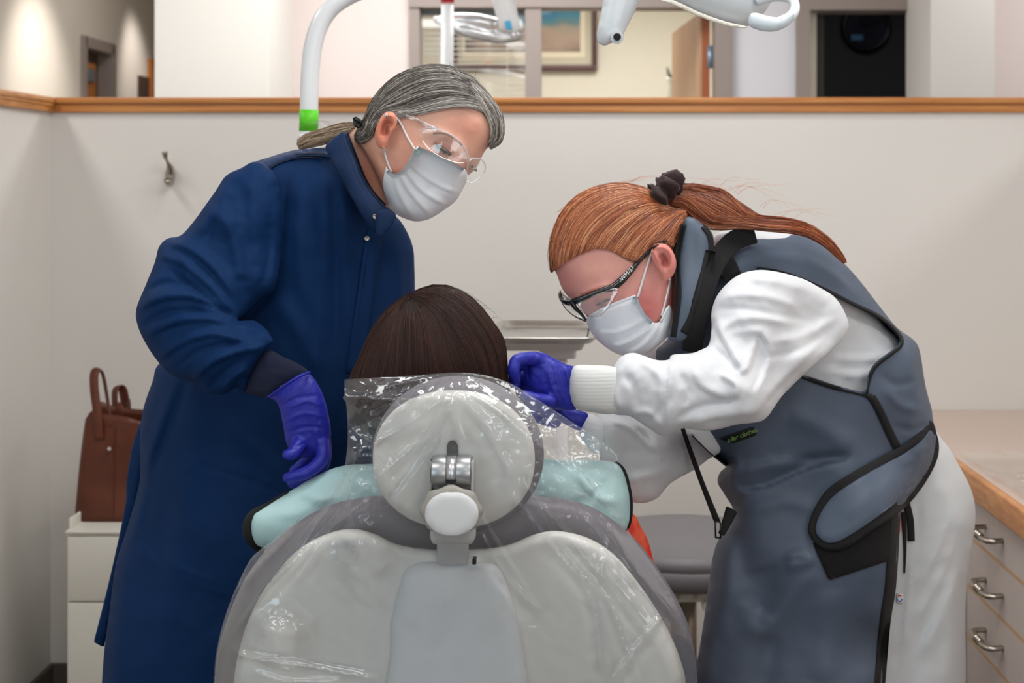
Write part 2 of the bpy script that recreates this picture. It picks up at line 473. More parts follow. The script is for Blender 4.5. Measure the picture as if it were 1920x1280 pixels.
def sculpt(o, strokes, ymax=9, wob=0, wsc=.03):
    """push the camera-facing side of a mesh in and out along fold strokes given in px"""
    a = getco(o); nr = np.empty(len(a)*3); o.data.vertices.foreach_get('normal', nr); nr = nr.reshape(-1, 3)
    p = projm(a); view = a-np.array([0, 0, ZC]); view /= np.linalg.norm(view, axis=1)[:, None]
    fc = np.clip(-(nr*view).sum(1)*1.6, 0, 1)*(a[:, 1] < ymax)
    r = relief(p, strokes)
    if wob: r = r+wob*(nz(p, wsc, 1)+.5*nz(p, wsc*2.3, 2))
    a -= view*(r*fc)[:, None]
    o.data.vertices.foreach_set('co', a.ravel()); o.data.update()
def vcol(o, base, blobs):
    """the thing's own colour over its surface: blobs = (px,py,rx,ry,colour,strength)"""
    a = getco(o); p = projm(a); c = np.tile(np.array(base), (len(a), 1))
    for bx, by, rx, ry, col, s in blobs:
        w_ = s*np.exp(-(((p[:, 0]-bx)/rx)**2+((p[:, 1]-by)/ry)**2)); c = c*(1-w_[:, None])+np.array(col)*w_[:, None]
    at = o.data.color_attributes.new('tint', 'FLOAT_COLOR', 'POINT'); at.data.foreach_set('color', c.ravel())

def strands(name, guides, count, tree, m, parent, r=.00035, lift=.001, seg=12, jit=2.0, stray=.05, ends=(0, 1), bumpy=.0015, default=None, tuft=.35, seed=1, tapr=.3):
    """hair: strands lying between neighbouring px guide lines, following the surface below"""
    rnd = random.Random(seed)
    G = [resample(cr([tuple(p) for p in g], 6, False), 1e9 if False else max(1, 1), False) for g in guides]
    G = [np.array([g[int(round(t*(len(g)-1)))] for t in np.linspace(0, 1, 40)]) for g in G]
    V = []; FF = []; nskip = 0; tuftoff = [(rnd.gauss(0, 1), rnd.random()) for _ in range(2000)]
    for c in range(count):
        u = rnd.random()*(len(G)-1); i = int(u); f = u-i; g = G[i]*(1-f)+G[min(i+1, len(G)-1)]*f
        t0 = rnd.random()*.22 if rnd.random() < .5 else 0; t1 = 1-(rnd.random()*.18 if rnd.random() < .6 else 0)
        t0 = max(ends[0], t0); t1 = min(ends[1], t1)
        ts = np.linspace(t0, t1, seg); pl = np.stack([np.interp(ts*39, np.arange(40), g[:, k_]) for k_ in (0, 1)], 1)
        tg = np.gradient(pl, axis=0); tg /= np.linalg.norm(tg, axis=1)[:, None]+1e-9; nn = np.stack([-tg[:, 1], tg[:, 0]], 1)
        ph = rnd.random()*6.28; am = rnd.gauss(0, jit); st = rnd.random() < stray
        off = (am+jit*.7*np.sin(ts*rnd.uniform(2, 6)+ph)*(2.6 if st else 1))*(1-tapr*ts**4)
        pl = pl+nn*off[:, None]
        ck = int(u*9); lf = lift+bumpy*(tuftoff[ck % 2000][1]*tuft+rnd.random()*(1-tuft))*np.sin(np.clip(ts, 0.05, .95)*PI)**.5
        if tree and default is None and hit(tree, *pl[seg//2]) is None: pl = pl*.0+np.stack([np.interp(ts*39, np.arange(40), g[:, k_]) for k_ in (0, 1)], 1)
        if default is None and all(hit(tree, *q_) is None for q_ in pl): nskip += 1; continue
        y = hits(tree, pl, default)
        y = np.r_[y[0], (y[:-2]+y[1:-1]+y[2:])/3, y[-1]]-lf-(.003*rnd.random() if st else 0)
        w_ = Parr(np.column_stack([pl, y]))
        rr = r*rnd.uniform(.6, 1.4)*np.clip(np.sin(np.linspace(.12, PI-.12, seg))*2.2, .25, 1)
        b0 = len(V)
        for j in range(seg):
            nx, nz_ = nn[j, 0], -nn[j, 1]
            V.append((w_[j, 0]+nx*rr[j], w_[j, 1], w_[j, 2]+nz_*rr[j])); V.append((w_[j, 0]-nx*rr[j], w_[j, 1], w_[j, 2]-nz_*rr[j]))
            V.append((w_[j, 0], w_[j, 1]-rr[j]*.9, w_[j, 2]))
        for j in range(seg-1):
            a = b0+j*3
            FF += [(a, a+2, a+5, a+3), (a+2, a+1, a+4, a+5)]
    me = bpy.data.meshes.new(name); me.from_pydata(V, [], FF); me.update()
    # one tint per strand
    at = me.color_attributes.new('tint', 'FLOAT_COLOR', 'POINT'); per = np.repeat(np.random.RandomState(seed).rand(count-nskip), seg*3)
    cc = np.stack([per, per, per, np.ones_like(per)], 1); at.data.foreach_set('color', cc.ravel())
    o = link(name, me, m, parent, True); o['kind'] = 'stuff'; return o
def hairmat(name, stops, rough=.35, spec=.5):
    m = bpy.data.materials.new(name); m.use_nodes = True; nt = m.node_tree; N = nt.nodes; b = N['Principled BSDF']
    a = N.new('ShaderNodeAttribute'); a.attribute_name = 'tint'
    r = N.new('ShaderNodeValToRGB'); e = r.color_ramp.elements
    while len(e) < len(stops): e.new(.5)
    for i, (p, c) in enumerate(stops): e[i].position = p; e[i].color = c
    nt.links.new(a.outputs['Fac'], r.inputs[0]); nt.links.new(r.outputs[0], b.inputs['Base Color'])
    b.inputs['Roughness'].default_value = rough; b.inputs['Specular IOR Level'].default_value = spec
    return m
# ---------------- materials of the setting -----------------
M_wall = mat('painted_wall', lin(223, 220, 215), .75, bump=.12, bscale=260, var=.02, vscale=2)
M_wall_w = mat('warm_painted_wall', lin(220, 212, 202), .8)
M_wall_p = mat('pinkish_painted_wall', lin(228, 216, 212), .8)
M_cream = mat('cream_wall', lin(240, 234, 218), .8)
M_taupe = mat('taupe_metal_frame', lin(158, 146, 140), .5)
M_oak = mat('oak', lin(206, 144, 84), .4, col2=lin(184, 118, 62), stretch=(1, 6, 30), vscale=3, bump=.2, bscale=60, coat=.15)
M_oakx = mat('oak_along_x', lin(204, 140, 78), .4, col2=lin(180, 114, 58), stretch=(1.2, 20, 40), vscale=3, bump=.15, bscale=40, coat=.15)
M_door = mat('maple_door', lin(208, 170, 136), .45, col2=lin(196, 154, 118), stretch=(3, 3, .6), vscale=4)
M_doorO = mat('orange_oak_door', lin(196, 122, 50), .45, col2=lin(176, 104, 40), stretch=(3, 3, .6), vscale=4)
M_dark = mat('unlit_shade_paint', lin(72, 69, 66), .9)  # the unlit room's darkness is put into this wall colour
M_floor = mat('vinyl_floor', lin(112, 100, 90), .5, var=.15, vscale=30)
M_ceil = mat('ceiling_tile', lin(225, 225, 222), .9)
M_baseb = mat('grey_rubber_base', lin(92, 84, 78), .6)
M_steel = mat('brushed_steel', lin(200, 198, 194), .22, metal=1)
M_nickel = mat('satin_nickel', lin(168, 160, 150), .28, metal=1)
M_white = mat('white_enamel', lin(232, 236, 238), .3, coat=.3)
M_whiteplastic = mat('white_plastic', lin(226, 228, 228), .42)
M_black = mat('black_fabric_trim', lin(16, 15, 16), .8, bump=.3, bscale=900)
M_blackp = mat('black_plastic', lin(14, 14, 16), .3)
M_diff = emat('lamp_diffuser', (1, .97, .93, 1), 2.2)
M_clear = None
def film(name, tint=(1, 1, 1), base=.05, gloss=.9, rough=.07, haze=.03, fres=1.0, bump=0, bscale=60, soft=0):
    m = bpy.data.materials.new(name); m.use_nodes = True; nt = m.node_tree; N = nt.nodes; L = nt.links
    N.remove(N['Principled BSDF']); out = N['Material Output']
    tr = N.new('ShaderNodeBsdfTransparent'); gl = N.new('ShaderNodeBsdfGlossy'); gl.inputs['Roughness'].default_value = rough
    gl.inputs['Color'].default_value = tuple(tint)+(1,)
    df = N.new('ShaderNodeBsdfDiffuse'); df.inputs['Color'].default_value = (.8, .85, .9, 1)
    lw = N.new('ShaderNodeLayerWeight'); lw.inputs['Blend'].default_value = .35
    mr = N.new('ShaderNodeMath'); mr.operation = 'MULTIPLY_ADD'; mr.inputs[1].default_value = gloss*fres; mr.inputs[2].default_value = base; mr.use_clamp = True
    L.new(lw.outputs['Fresnel'], mr.inputs[0])
    m1 = N.new('ShaderNodeMixShader'); m1.inputs[0].default_value = haze; L.new(tr.outputs[0], m1.inputs[1]); L.new(df.outputs[0], m1.inputs[2])
    g2 = N.new('ShaderNodeBsdfGlossy'); g2.inputs['Roughness'].default_value = max(rough, .38) if soft else rough; g2.inputs['Color'].default_value = tuple(tint)+(1,)
    gm = N.new('ShaderNodeMixShader'); gm.inputs[0].default_value = soft; L.new(gl.outputs[0], gm.inputs[1]); L.new(g2.outputs[0], gm.inputs[2])
    m2 = N.new('ShaderNodeMixShader'); L.new(mr.outputs[0], m2.inputs[0]); L.new(m1.outputs[0], m2.inputs[1]); L.new(gm.outputs[0], m2.inputs[2])
    if bump:
        tc = N.new('ShaderNodeTexCoord'); n = N.new('ShaderNodeTexNoise'); n.inputs['Scale'].default_value = bscale; n.inputs['Detail'].default_value = 3
        n.inputs['Distortion'].default_value = 1.2
        bp = N.new('ShaderNodeBump'); bp.inputs['Distance'].default_value = .002; bp.inputs['Strength'].default_value = bump
        L.new(tc.outputs['Object'], n.inputs['Vector']); L.new(n.outputs['Fac'], bp.inputs['Height'])
        L.new(bp.outputs[0], gl.inputs['Normal']); L.new(bp.outputs[0], lw.inputs['Normal'])
    L.new(m2.outputs[0], out.inputs['Surface']); return m
M_glass = film('window_glass', base=.03, gloss=.5, rough=.01, haze=.0)
M_lens = film('clear_lens', base=.04, gloss=.8, rough=.02, haze=.02)

# ---------------- the shell -----------------
struct(box('floor', -4.2, 4.2, -3, 11, -.05, 0, M_floor))
struct(box('ceiling', -4.2, 4.2, -3, 11, CEIL, CEIL+.05, M_ceil))
for i, (lx, ly, a, b, p) in enumerate(LP):
    pass
YB = 4.0; RT = 1.688
XL, XR = -1.4325, 1.52
struct(box('wall_back', XL-.12, XR+.12, YB, YB+.11, 0, RT-.04, M_wall))
struct(box('wall_left', XL-.11, XL, .9, YB, 0, RT-.04, M_wall))
struct(box('wall_right', XR, XR+.11, 1.2, YB, 0, RT-.04, M_wall))
def rail(name, x0, x1, y0, y1, face):
    # cap board with a proud top bead and an apron board below
    t = box(name, x0-.012, x1+.012, y0-.012, y1+.012, RT-.018, RT, M_oakx if face == 'x' else M_oak, bev=.004)
    struct(t)
    box('apron_board', x0-.006, x1+.006, y0-.004, y1+.004, RT-.042, RT-.022, M_oakx if face == 'x' else M_oak, t, bev=.002)
    box('bead', x0-.009, x1+.009, y0-.001, y1+.001, RT-.024, RT-.016, M_oakx if face == 'x' else M_oak, t)
    return t
rail('trim_1', XL+.0, XR+.12, YB-.008, YB+.12, 'x')
rail('trim_2', XL-.12, XL+.008, .9, YB-.02, 'y')
rail('trim_3', XR-.008, XR+.12, 1.2, YB-.02, 'y')
struct(box('baseboard_back', XL, XR, YB-.012, YB, 0, .1, M_baseb, bev=.002, seg=1))
struct(box('baseboard_left', XL, XL+.012, .9, YB-.012, 0, .1, M_baseb, bev=.002, seg=1))
# outer walls of the big room
struct(box('wall_west', -4.25, -4.2, -3, 11, 0, CEIL, M_wall_p)); struct(box('wall_east', 4.2, 4.25, -3, 11, 0, CEIL, M_wall_p))
struct(box('wall_south', -4.2, 4.2, -3.05, -3, 0, CEIL, M_wall_p)); struct(box('wall_north', -4.2, 4.2, 10.0, 10.05, 0, CEIL, M_wall_p))
# hallway wall on the far left with the door opening
XH = -2.37
def ypx(px): return XH/(px-CX)*F
ya, yb_ = ypx(155), ypx(207); zt = 1.46+260/F*ya
hw = struct(box('wall_hallway', XH-.1, XH, 4.3, ya, 0, CEIL, M_wall_w))
box('wall_panel', XH-.1, XH, yb_, 8.35, 0, CEIL, M_wall_w, hw)
box('wall_panel', XH-.1, XH, ya, yb_, zt, CEIL, M_wall_w, hw)
d1 = struct(box('door_1', XH-.14, XH+.02, ya-.035, ya+.015, 0, zt+.02, M_taupe))
box('door_frame', XH-.14, XH+.02, yb_-.02, yb_+.04, 0, zt+.02, M_taupe, d1)
box('door_frame', XH-.14, XH+.02, ya, yb_, zt-.035, zt+.02, M_taupe, d1)
box('door_leaf', XH-.05, XH-.02, ya+.015, ya+.26, 0, zt-.1, M_doorO, d1)
box('recess_shade_panel', XH-.09, XH-.06, ya, yb_, 0, zt, mat('recess_shade_paint', lin(90, 72, 62), .8), d1)  # dark panel coloured as the shade inside the opening
box('door_closer', XH-.04, XH+.0, ya+.05, ya+.2, zt-.2, zt-.13, mat('grey_closer', lin(140, 150, 160), .4, metal=.6), d1, bev=.01)
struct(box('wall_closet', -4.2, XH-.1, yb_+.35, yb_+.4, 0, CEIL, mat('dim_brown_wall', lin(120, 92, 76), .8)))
# end of the hallway
struct(box('wall_hallway_end', -2.37, -1.0, 8.9, 8.95, 0, CEIL, M_wall_p))
d2 = struct(box('door_2', XH, XH+.012, 7.98, 8.17, 0, 2.04, mat('doorway_shade_paint', lin(70, 48, 40), .6)))  # dark slab stands in for the shade of an open doorway
box('door_leaf', XH, XH+.02, 8.17, 8.33, 0, 2.15, M_doorO, d2)
# white pier and the window wall at 6 m
k55 = 5.5/F; KW = 6.0/F
struct(box('wall_pier', -760*k55, -545*k55, 5.5, 6.0, 0, CEIL, mat('white_pier', lin(236, 234, 228), .8)))
xw = lambda px: (px-CX)*KW
zw = lambda py: ZC-(py-CY)*KW
ww = struct(box('wall_window_side', -760*k55, xw(768), 6.0, 6.1, 0, CEIL, M_wall_p))
box('wall_panel', xw(768), xw(1372), 6.0, 6.1, zw(-6), CEIL, M_wall_p, ww)
box('wall_panel', xw(1370), xw(1492), 6.0, 6.1, 0, CEIL, mat('cool_white_wall', lin(232, 232, 238), .8), ww)
box('wall_panel', xw(1492), xw(1745), 6.0, 6.1, zw(-4), CEIL, M_wall_p, ww)
box('wall_panel', xw(1745), 4.2, 6.0, 6.1, 0, CEIL, M_wall_p, ww)
box('wall_panel', xw(768), xw(1000), 6.0, 6.1, 0, .9, M_wall_p, ww)
k56 = 5.6/F
struct(box('wall_pier_right', (1745-CX)*k56, (1865-CX)*k56, 5.6, 6.0, 0, CEIL, M_wall))
wf = struct(box('window_1', xw(768), xw(787), 5.98, 6.12, .9, zw(15), M_taupe))
box('window_frame', xw(768), xw(1372), 5.97, 6.12, zw(15), zw(-6), M_taupe, wf)
box('mullion', xw(985), xw(1015), 5.98, 6.12, 0, zw(15), M_taupe, wf)
box('window_frame', xw(1341), xw(1371), 5.97, 6.12, 0, zw(15), M_taupe, wf)
box('window_sill', xw(787), xw(985), 5.97, 6.12, .9, .95, M_taupe, wf)
box('pane', xw(787), xw(985), 6.04, 6.046, .95, zw(15), M_glass, wf)
bl = thing('venetian_blind', 'white horizontal slat blind behind the left pane of the taupe window', 'blind', (xw(886), 6.09, 0))
M_slat = mat('pale_slat', lin(238, 238, 230), .5)
sl0 = None
for i in range(48):
    z = zw(20)-.022*i
    if z < .97: break
    if sl0 is None:
        sl0 = box('slat', xw(790), xw(982), 6.075, 6.098, z-.0012, z+.0012, M_slat, bl)
        z00 = z
    else:
        c = sl0.copy(); C.objects.link(c); c.location = (0, 0, z-z00)
for px in (822, 950): tube('lift_cord', [(xw(px), 6.074, zw(16)), (xw(px), 6.074, .97)], .0015, M_slat, bl, n=5)
box('headrail', xw(788), xw(984), 6.07, 6.11, zw(24), zw(16), mat('blind_rail', lin(120, 130, 134), .5), bl)
# room behind: cream wall, picture, open door, vase
struct(box('wall_office', -1.4, 1.7, 9.0, 9.05, 0, CEIL, M_cream))
struct(box('wall_office_left', -1.2, -1.15, 6.1, 9.0, 0, CEIL, M_cream)); struct(box('wall_office_right', 1.06, 1.1, 6.1, 9.0, 0, CEIL, M_cream))
k9 = 8.95/F; X9 = lambda px: (px-CX)*k9; Z9 = lambda py: ZC-(py-CY)*k9
pic = thing('framed_picture', 'large framed landscape with cream mat on the office wall seen through the window', 'picture', (X9(985), 8.95, Z9(-40)))
M_pf = mat('plum_brown_frame', lin(96, 66, 66), .4); M_mat1 = mat('cream_mat', lin(214, 206, 184), .8); M_mat2 = mat('pale_inner_mat', lin(244, 232, 208), .8)
pt = bpy.data.materials.new('landscape_print'); pt.use_nodes = True
_n = pt.node_tree.nodes; _l = pt.node_tree.links; _b = _n['Principled BSDF']; _tc = _n.new('ShaderNodeTexCoord'); _s = _n.new('ShaderNodeSeparateXYZ'); _r = _n.new('ShaderNodeValToRGB')
_no = _n.new('ShaderNodeTexNoise'); _no.inputs['Scale'].default_value = 3.5; _ma = _n.new('ShaderNodeMath'); _ma.operation = 'MULTIPLY_ADD'; _ma.inputs[1].default_value = .35
_mp = _n.new('ShaderNodeMapRange'); _mp.inputs[1].default_value = Z9(97)+.17; _mp.inputs[2].default_value = Z9(10)+.17
_l.new(_tc.outputs['Object'], _s.inputs[0]); _l.new(_tc.outputs['Object'], _no.inputs[0]); _l.new(_no.outputs[0], _ma.inputs[0]); _l.new(_s.outputs[2], _ma.inputs[2])
_l.new(_ma.outputs[0], _mp.inputs[0]); _l.new(_mp.outputs[0], _r.inputs[0]); _l.new(_r.outputs[0], _b.inputs['Base Color'])
e = _r.color_ramp.elements
for p_, c_ in ((.0, lin(120, 104, 92)), (.28, lin(184, 158, 138)), (.46, lin(172, 158, 140)), (.55, lin(110, 140, 140)), (.7, lin(70, 140, 165)), (.82, lin(58, 128, 168)), (1, lin(165, 205, 220))):
    if p_ in (0., 1): e[0 if p_ == 0 else -1].color = c_
    else: q = e.new(p_); q.color = c_
box('mat_board', X9(855), X9(1112), 8.96, 8.985, Z9(125), Z9(-200), M_mat1, pic)
box('inner_mat', X9(866), X9(1097), 8.952, 8.965, Z9(108), Z9(-185), M_mat2, pic)
box('print', X9(872), X9(1088), 8.948, 8.955, Z9(97), Z9(-175), pt, pic)
box('picture_frame', X9(848), X9(1120), 8.935, 8.99, Z9(133), Z9(122), M_pf, pic, bev=.006)
box('picture_frame', X9(1110), X9(1120), 8.935, 8.99, Z9(122), Z9(-205), M_pf, pic, bev=.006)
box('picture_frame', X9(848), X9(858), 8.935, 8.99, Z9(122), Z9(-205), M_pf, pic, bev=.006)
box('picture_frame', X9(848), X9(1120), 8.935, 8.99, Z9(-205), Z9(-216), M_pf, pic, bev=.006)
# open office door, hinged at the right jamb, leaf swung into the office
d3 = struct(thing('door_3', '', '', (xw(1338), 6.12, 0))); del d3['label']; del d3['category']
hx = xw(1341); 
V = []; dl = .9; ang = math.radians(93)
def leaf(x0, y0, ang, L, th, z0, z1):
    dx, dy = math.cos(ang), math.sin(ang); nx, ny = -dy, dx
    q = [(x0, y0), (x0+dx*L, y0+dy*L), (x0+dx*L+nx*th, y0+dy*L+ny*th), (x0+nx*th, y0+ny*th)]
    return [(a, b, z) for z in (z0, z1) for a, b in q], [(0, 1, 2, 3), (4, 5, 6, 7), (0, 1, 5, 4), (1, 2, 6, 5), (2, 3, 7, 6), (3, 0, 4, 7)]
Vv, Ff = leaf(hx-.012, 6.12, math.radians(93.4), .88, .04, 0.01, zw(17)); mk('door_leaf', Vv, Ff, M_door, d3, False)
Vv, Ff = leaf(hx-.012, 6.113, math.radians(180), .032, .007, 0.01, zw(17)); mk('door_edge', Vv, Ff, mat('oak_edge', lin(172, 98, 58), .45), d3, False)
hm = mat('blue_steel_hinge', lin(150, 176, 200), .35, metal=.6)
cyl('hinge', (hx-.012, 6.09, zw(125)), (hx-.012, 6.09, zw(82)), .012, hm, d3)
vz = thing('tall_vase', 'slim pale vase holding dark sprigs beside the open office door', 'vase', ((1258-CX)*7.6/F, 7.6, 0))
kx = 7.6/F; vx = (1258-CX)*kx; zz = lambda py: ZC-(py-CY)*kx
box('side_table', vx-.12, vx+.2, 7.5, 7.9, 0, 1.2, M_cream, vz, bev=.01)
tube('vase_body', [(vx, 7.6, 1.2), (vx, 7.6, 1.5), (vx, 7.6, zz(160)), (vx, 7.6, zz(150))], [.03, .028, .022, .024], mat('pale_vase', lin(214, 210, 196), .4), vz, n=16)
M_sprig = mat('dark_sprig', lin(44, 52, 36), .6)
rr = random.Random(3)
for i in range(7):
    a = rr.uniform(-.05, .07); tube('sprig', [(vx, 7.6, zz(152)), (vx+a*.5, 7.6+rr.uniform(-.02, .02), zz(142)), (vx+a, 7.6+rr.uniform(-.03, .03), zz(rr.uniform(118, 135)))], [.004, .008, .003], M_sprig, vz, n=6)
# dark room on the right with its clock
dfm = struct(box('door_4', xw(1491), xw(1517), 5.97, 6.14, 0, zw(20), M_taupe))
box('door_frame', xw(1491), xw(1745), 5.97, 6.14, zw(20), zw(-4), M_taupe, dfm)
box('door_edge', xw(1517), xw(1526), 6.1, 6.16, 0, zw(22), mat('dim_oak_edge', lin(140, 96, 84), .5), dfm)
cyl('hinge', (xw(1519), 6.09, zw(124)), (xw(1519), 6.09, zw(84)), .012, hm, dfm)
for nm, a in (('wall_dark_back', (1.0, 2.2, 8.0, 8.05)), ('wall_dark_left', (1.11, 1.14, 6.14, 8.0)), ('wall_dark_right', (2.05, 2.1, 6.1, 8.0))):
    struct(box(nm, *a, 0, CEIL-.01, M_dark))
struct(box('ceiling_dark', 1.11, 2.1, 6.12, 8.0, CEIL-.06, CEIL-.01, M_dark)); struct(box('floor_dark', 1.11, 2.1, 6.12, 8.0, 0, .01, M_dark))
k8 = 7.95/F; cx_, cz_ = (1625-CX)*k8, ZC-(50-CY)*k8
ck = thing('wall_clock', 'round black wall clock hanging in the dark unlit room on the right', 'clock', (cx_, 7.96, cz_))
bm = bmesh.new()
def torus(R, r, cx, cy, cz, n=48, mm=12):
    V = []; FF = []
    for i in range(n):
        for j in range(mm):
            a, b = 2*PI*i/n, 2*PI*j/mm; V.append((cx+(R+r*math.cos(b))*math.cos(a), cy+r*math.sin(b), cz+(R+r*math.cos(b))*math.sin(a)))
            FF.append((i*mm+j, ((i+1) % n)*mm+j, ((i+1) % n)*mm+(j+1) % mm, i*mm+(j+1) % mm))
    return V, FF
mk('clock_rim', *torus(.125, .014, cx_, 7.96, cz_), mat('black_clock_rim', lin(8, 8, 9), .3), ck)
cyl('clock_face', (cx_, 7.965, cz_), (cx_, 7.985, cz_), .12, mat('dark_clock_face', lin(40, 40, 50), .12), ck, n=48)
for a, L_, w__ in ((2.2, .06, .005), (.4, .09, .004)):
    tube('clock_hand', [(cx_, 7.958, cz_), (cx_+math.cos(a)*L_, 7.958, cz_+math.sin(a)*L_)], w__, mat('clock_hand_black', lin(10, 10, 10), .5), ck, n=6)
box('clock_reflection', cx_-.085, cx_-.02, 7.955, 7.957, cz_-.075, cz_-.045, mat('painted_blue_reflection', lin(70, 120, 160), .3), ck)  # raised patch coloured as a blue reflection on the clock
# ---------------- counter run on the right -----------------
M_lam = mat('pinkish_laminate', lin(205, 186, 174), .35, var=.06, vscale=120)
M_drawer = mat('mauve_laminate_drawer', lin(198, 186, 180), .5, var=.03, vscale=60)
M_edge = mat('tan_edge_band', lin(196, 158, 118), .5)
wt = tag(box('worktop', .922, XR, 1.3, YB-.002, .765, .81, M_lam), 'pinkish laminate worktop with oak front edge along the right wall', 'worktop')
box('oak_edge', .905, .924, 1.3, YB-.002, .752, .812, M_oak, wt, bev=.006, seg=3)
lps = [.755, .651, .537, .42, .24, .1]
for ci, (y0, y1) in enumerate(((2.44, 3.24), (3.25, 3.985), (1.64, 2.43))):
    cb = thing('drawer_cabinet', ['pale drawer cabinet in the middle of the right counter, next to the white trousers', 'drawer cabinet at the back corner behind the white trousers', 'drawer cabinet of the right counter nearest the viewer'][ci], 'cabinet', (1.2, (y0+y1)/2, 0))
    box('body', .945, XR-.002, y0, y1, .09, .765, M_edge, cb)
    box('plinth', 1.0, XR-.002, y0, y1, 0, .09, M_baseb, cb)
    for j in range(5):
        zt_, zb_ = lps[j]-.002, lps[j+1]+.003
        dr = box('drawer', .926, .945, y0+.002, y1-.002, zb_, zt_, M_drawer, cb, bev=.0015, seg=1)
        box('edge_strip', .9255, .945, y0+.001, y1-.001, lps[j+1]-.0035, lps[j+1]+.0035, M_edge, cb)
        zc = (zt_+zb_)/2 if j != 1 else .588
        yc = {0: 3.035, 1: 3.66, 2: 2.0}[ci]
        hd = tube('handle', [(.926, yc-.06, zc), (.900, yc-.058, zc-.002), (.893, yc-.03, zc-.004), (.893, yc, zc-.004), (.893, yc+.03, zc-.004), (.900, yc+.058, zc-.002), (.926, yc+.06, zc)],
                  [.008, .0085, .008, .0065, .008, .0085, .008], M_nickel, dr, n=12, flat=(1, .7))
        for s in (-.012, 0, .012):
            tube('handle_ring', [(.893, yc+s-.002, zc-.004), (.893, yc+s+.002, zc-.004)], .0088, M_nickel, dr, n=14)
# crumpled clear film lying on the worktop
def filmgrid(name, f, nu, nv, m, parent=None):
    V = [f(i/(nu-1), j/(nv-1)) for j in range(nv) for i in range(nu)]
    FF = [(j*nu+i, j*nu+i+1, (j+1)*nu+i+1, (j+1)*nu+i) for j in range(nv-1) for i in range(nu-1)]
    return mk(name, V, FF, m, parent, True)
M_film = film('clear_plastic_film', base=.03, gloss=.55, rough=.09, haze=.05)
tag(filmgrid('plastic_film', lambda u, v: (.93+u*.58, 2.15+v*1.15, .814+.010*max(0, rid(u*5, v*8, 1))), 70, 110, M_film), 'crumpled clear plastic film spread on the laminate worktop', 'plastic film')

# ---------------- white pedestal with the bag -----------------
kx0, kx1 = -1.218, -.76
fc_ = thing('pedestal_cabinet', 'white two drawer pedestal against the back wall under the brown bag', 'cabinet', ((kx0+kx1)/2, 3.7, 0))
M_ped = mat('cream_white_metal', lin(226, 224, 214), .4)
box('body', kx0, kx1, 3.512, 3.95, .03, .586, M_ped, fc_, bev=.004)
box('top', kx0, kx1, 3.5, 3.95, .586, .593, M_ped, fc_, bev=.002)
box('raised_lip', kx0-.002, kx0+.006, 3.53, 3.95, .588, .618, M_ped, fc_, bev=.003)
box('drawer', kx0+.006, kx1-.004, 3.5, 3.515, .421, .578, M_ped, fc_, bev=.002)
box('drawer', kx0+.006, kx1-.004, 3.5, 3.515, .05, .416, M_ped, fc_, bev=.002)
for x in (kx0+.04, kx1-.04):
    for y in (3.55, 3.9): cyl('foot', (x, y, 0), (x, y, .03), .02, M_blackp, fc_)
M_lea = mat('brown_leather', lin(104, 52, 32), .45, bump=.35, bscale=350, var=.3, vscale=14)
M_lea2 = mat('brown_leather_inside', lin(92, 46, 28), .7)
bg = thing('tote_bag', 'brown leather tote bag with upright handle standing on the white pedestal', 'bag', (-1.13, 3.68, .594))
def bagring(t, n=56):
    z = .594+t*.272; cx = -1.128-.0*t; hw = .108-.024*t**1.2; hd = .07-.015*t; out = []
    for i in range(n):
        a = 2*PI*i/n; c, s = math.cos(a), math.sin(a); e = .42
        x = cx+hw*abs(c)**e*(1 if c > 0 else -1); y = 3.665+hd*abs(s)**e*(1 if s > 0 else -1)
        if t > .2:      # gusset pinch and front fold
            y += .0 if abs(c) < .8 else 0
            x += -.03*(t-.2)*max(0, c)**4*math.cos(s*2)
            y += .012*math.sin(t*5)*math.exp(-((x+1.09)/.012)**2)*(1 if s < 0 else 0)
        zz_ = z+(.012*math.sin(a*3+1)*t**3)-(.012 if s < 0 else 0)*t**4
        out.append((x, y, zz_))
    return out
V = []; FF = []; NR = 18; n = 56
for j in range(NR): V += bagring(j/(NR-1))
for j in range(NR-1):
    for i in range(n): FF.append((j*n+i, j*n+(i+1) % n, (j+1)*n+(i+1) % n, (j+1)*n+i))
FF.append(tuple(range(n))[::-1])
ob = mk('bag_body', V, FF, M_lea, bg); md = ob.modifiers.new('s', 'SOLIDIFY'); md.thickness = .004; md.offset = 0
kb = 3.6/F
strap = [(-1.166, 3.600, .80), (-1.17, 3.600, .862), (-1.18, 3.606, .92), (-1.183, 3.612, .962), (-1.178, 3.625, .974), (-1.171, 3.64, .962), (-1.162, 3.64, .92), (-1.150, 3.625, .872), (-1.144, 3.612, .83)]
tube('bag_handle', strap, [.0115]*9, M_lea, bg, n=8, flat=(.3, 1))
tube('bag_handle', [(p[0]+.015, p[1]+.12, p[2]-.06 if p[2] > .9 else p[2]) for p in strap], [.013]*9, M_lea, bg, n=8, flat=(.22, 1))
cyl('stud', P(205, 841, 3.592), P(205, 841, 3.602), .005, M_nickel, bg, n=12)
tube('seam', [(-1.128, 3.5935, .60), (-1.128, 3.595, .68), (-1.128, 3.598, .76), (-1.128, 3.604, .83)], .0012, M_lea2, bg, n=5)
box('clasp', -1.108, -1.09, 3.61, 3.616, .846, .852, mat('brass_clasp', lin(170, 150, 90), .3, metal=1), bg, bev=.001)

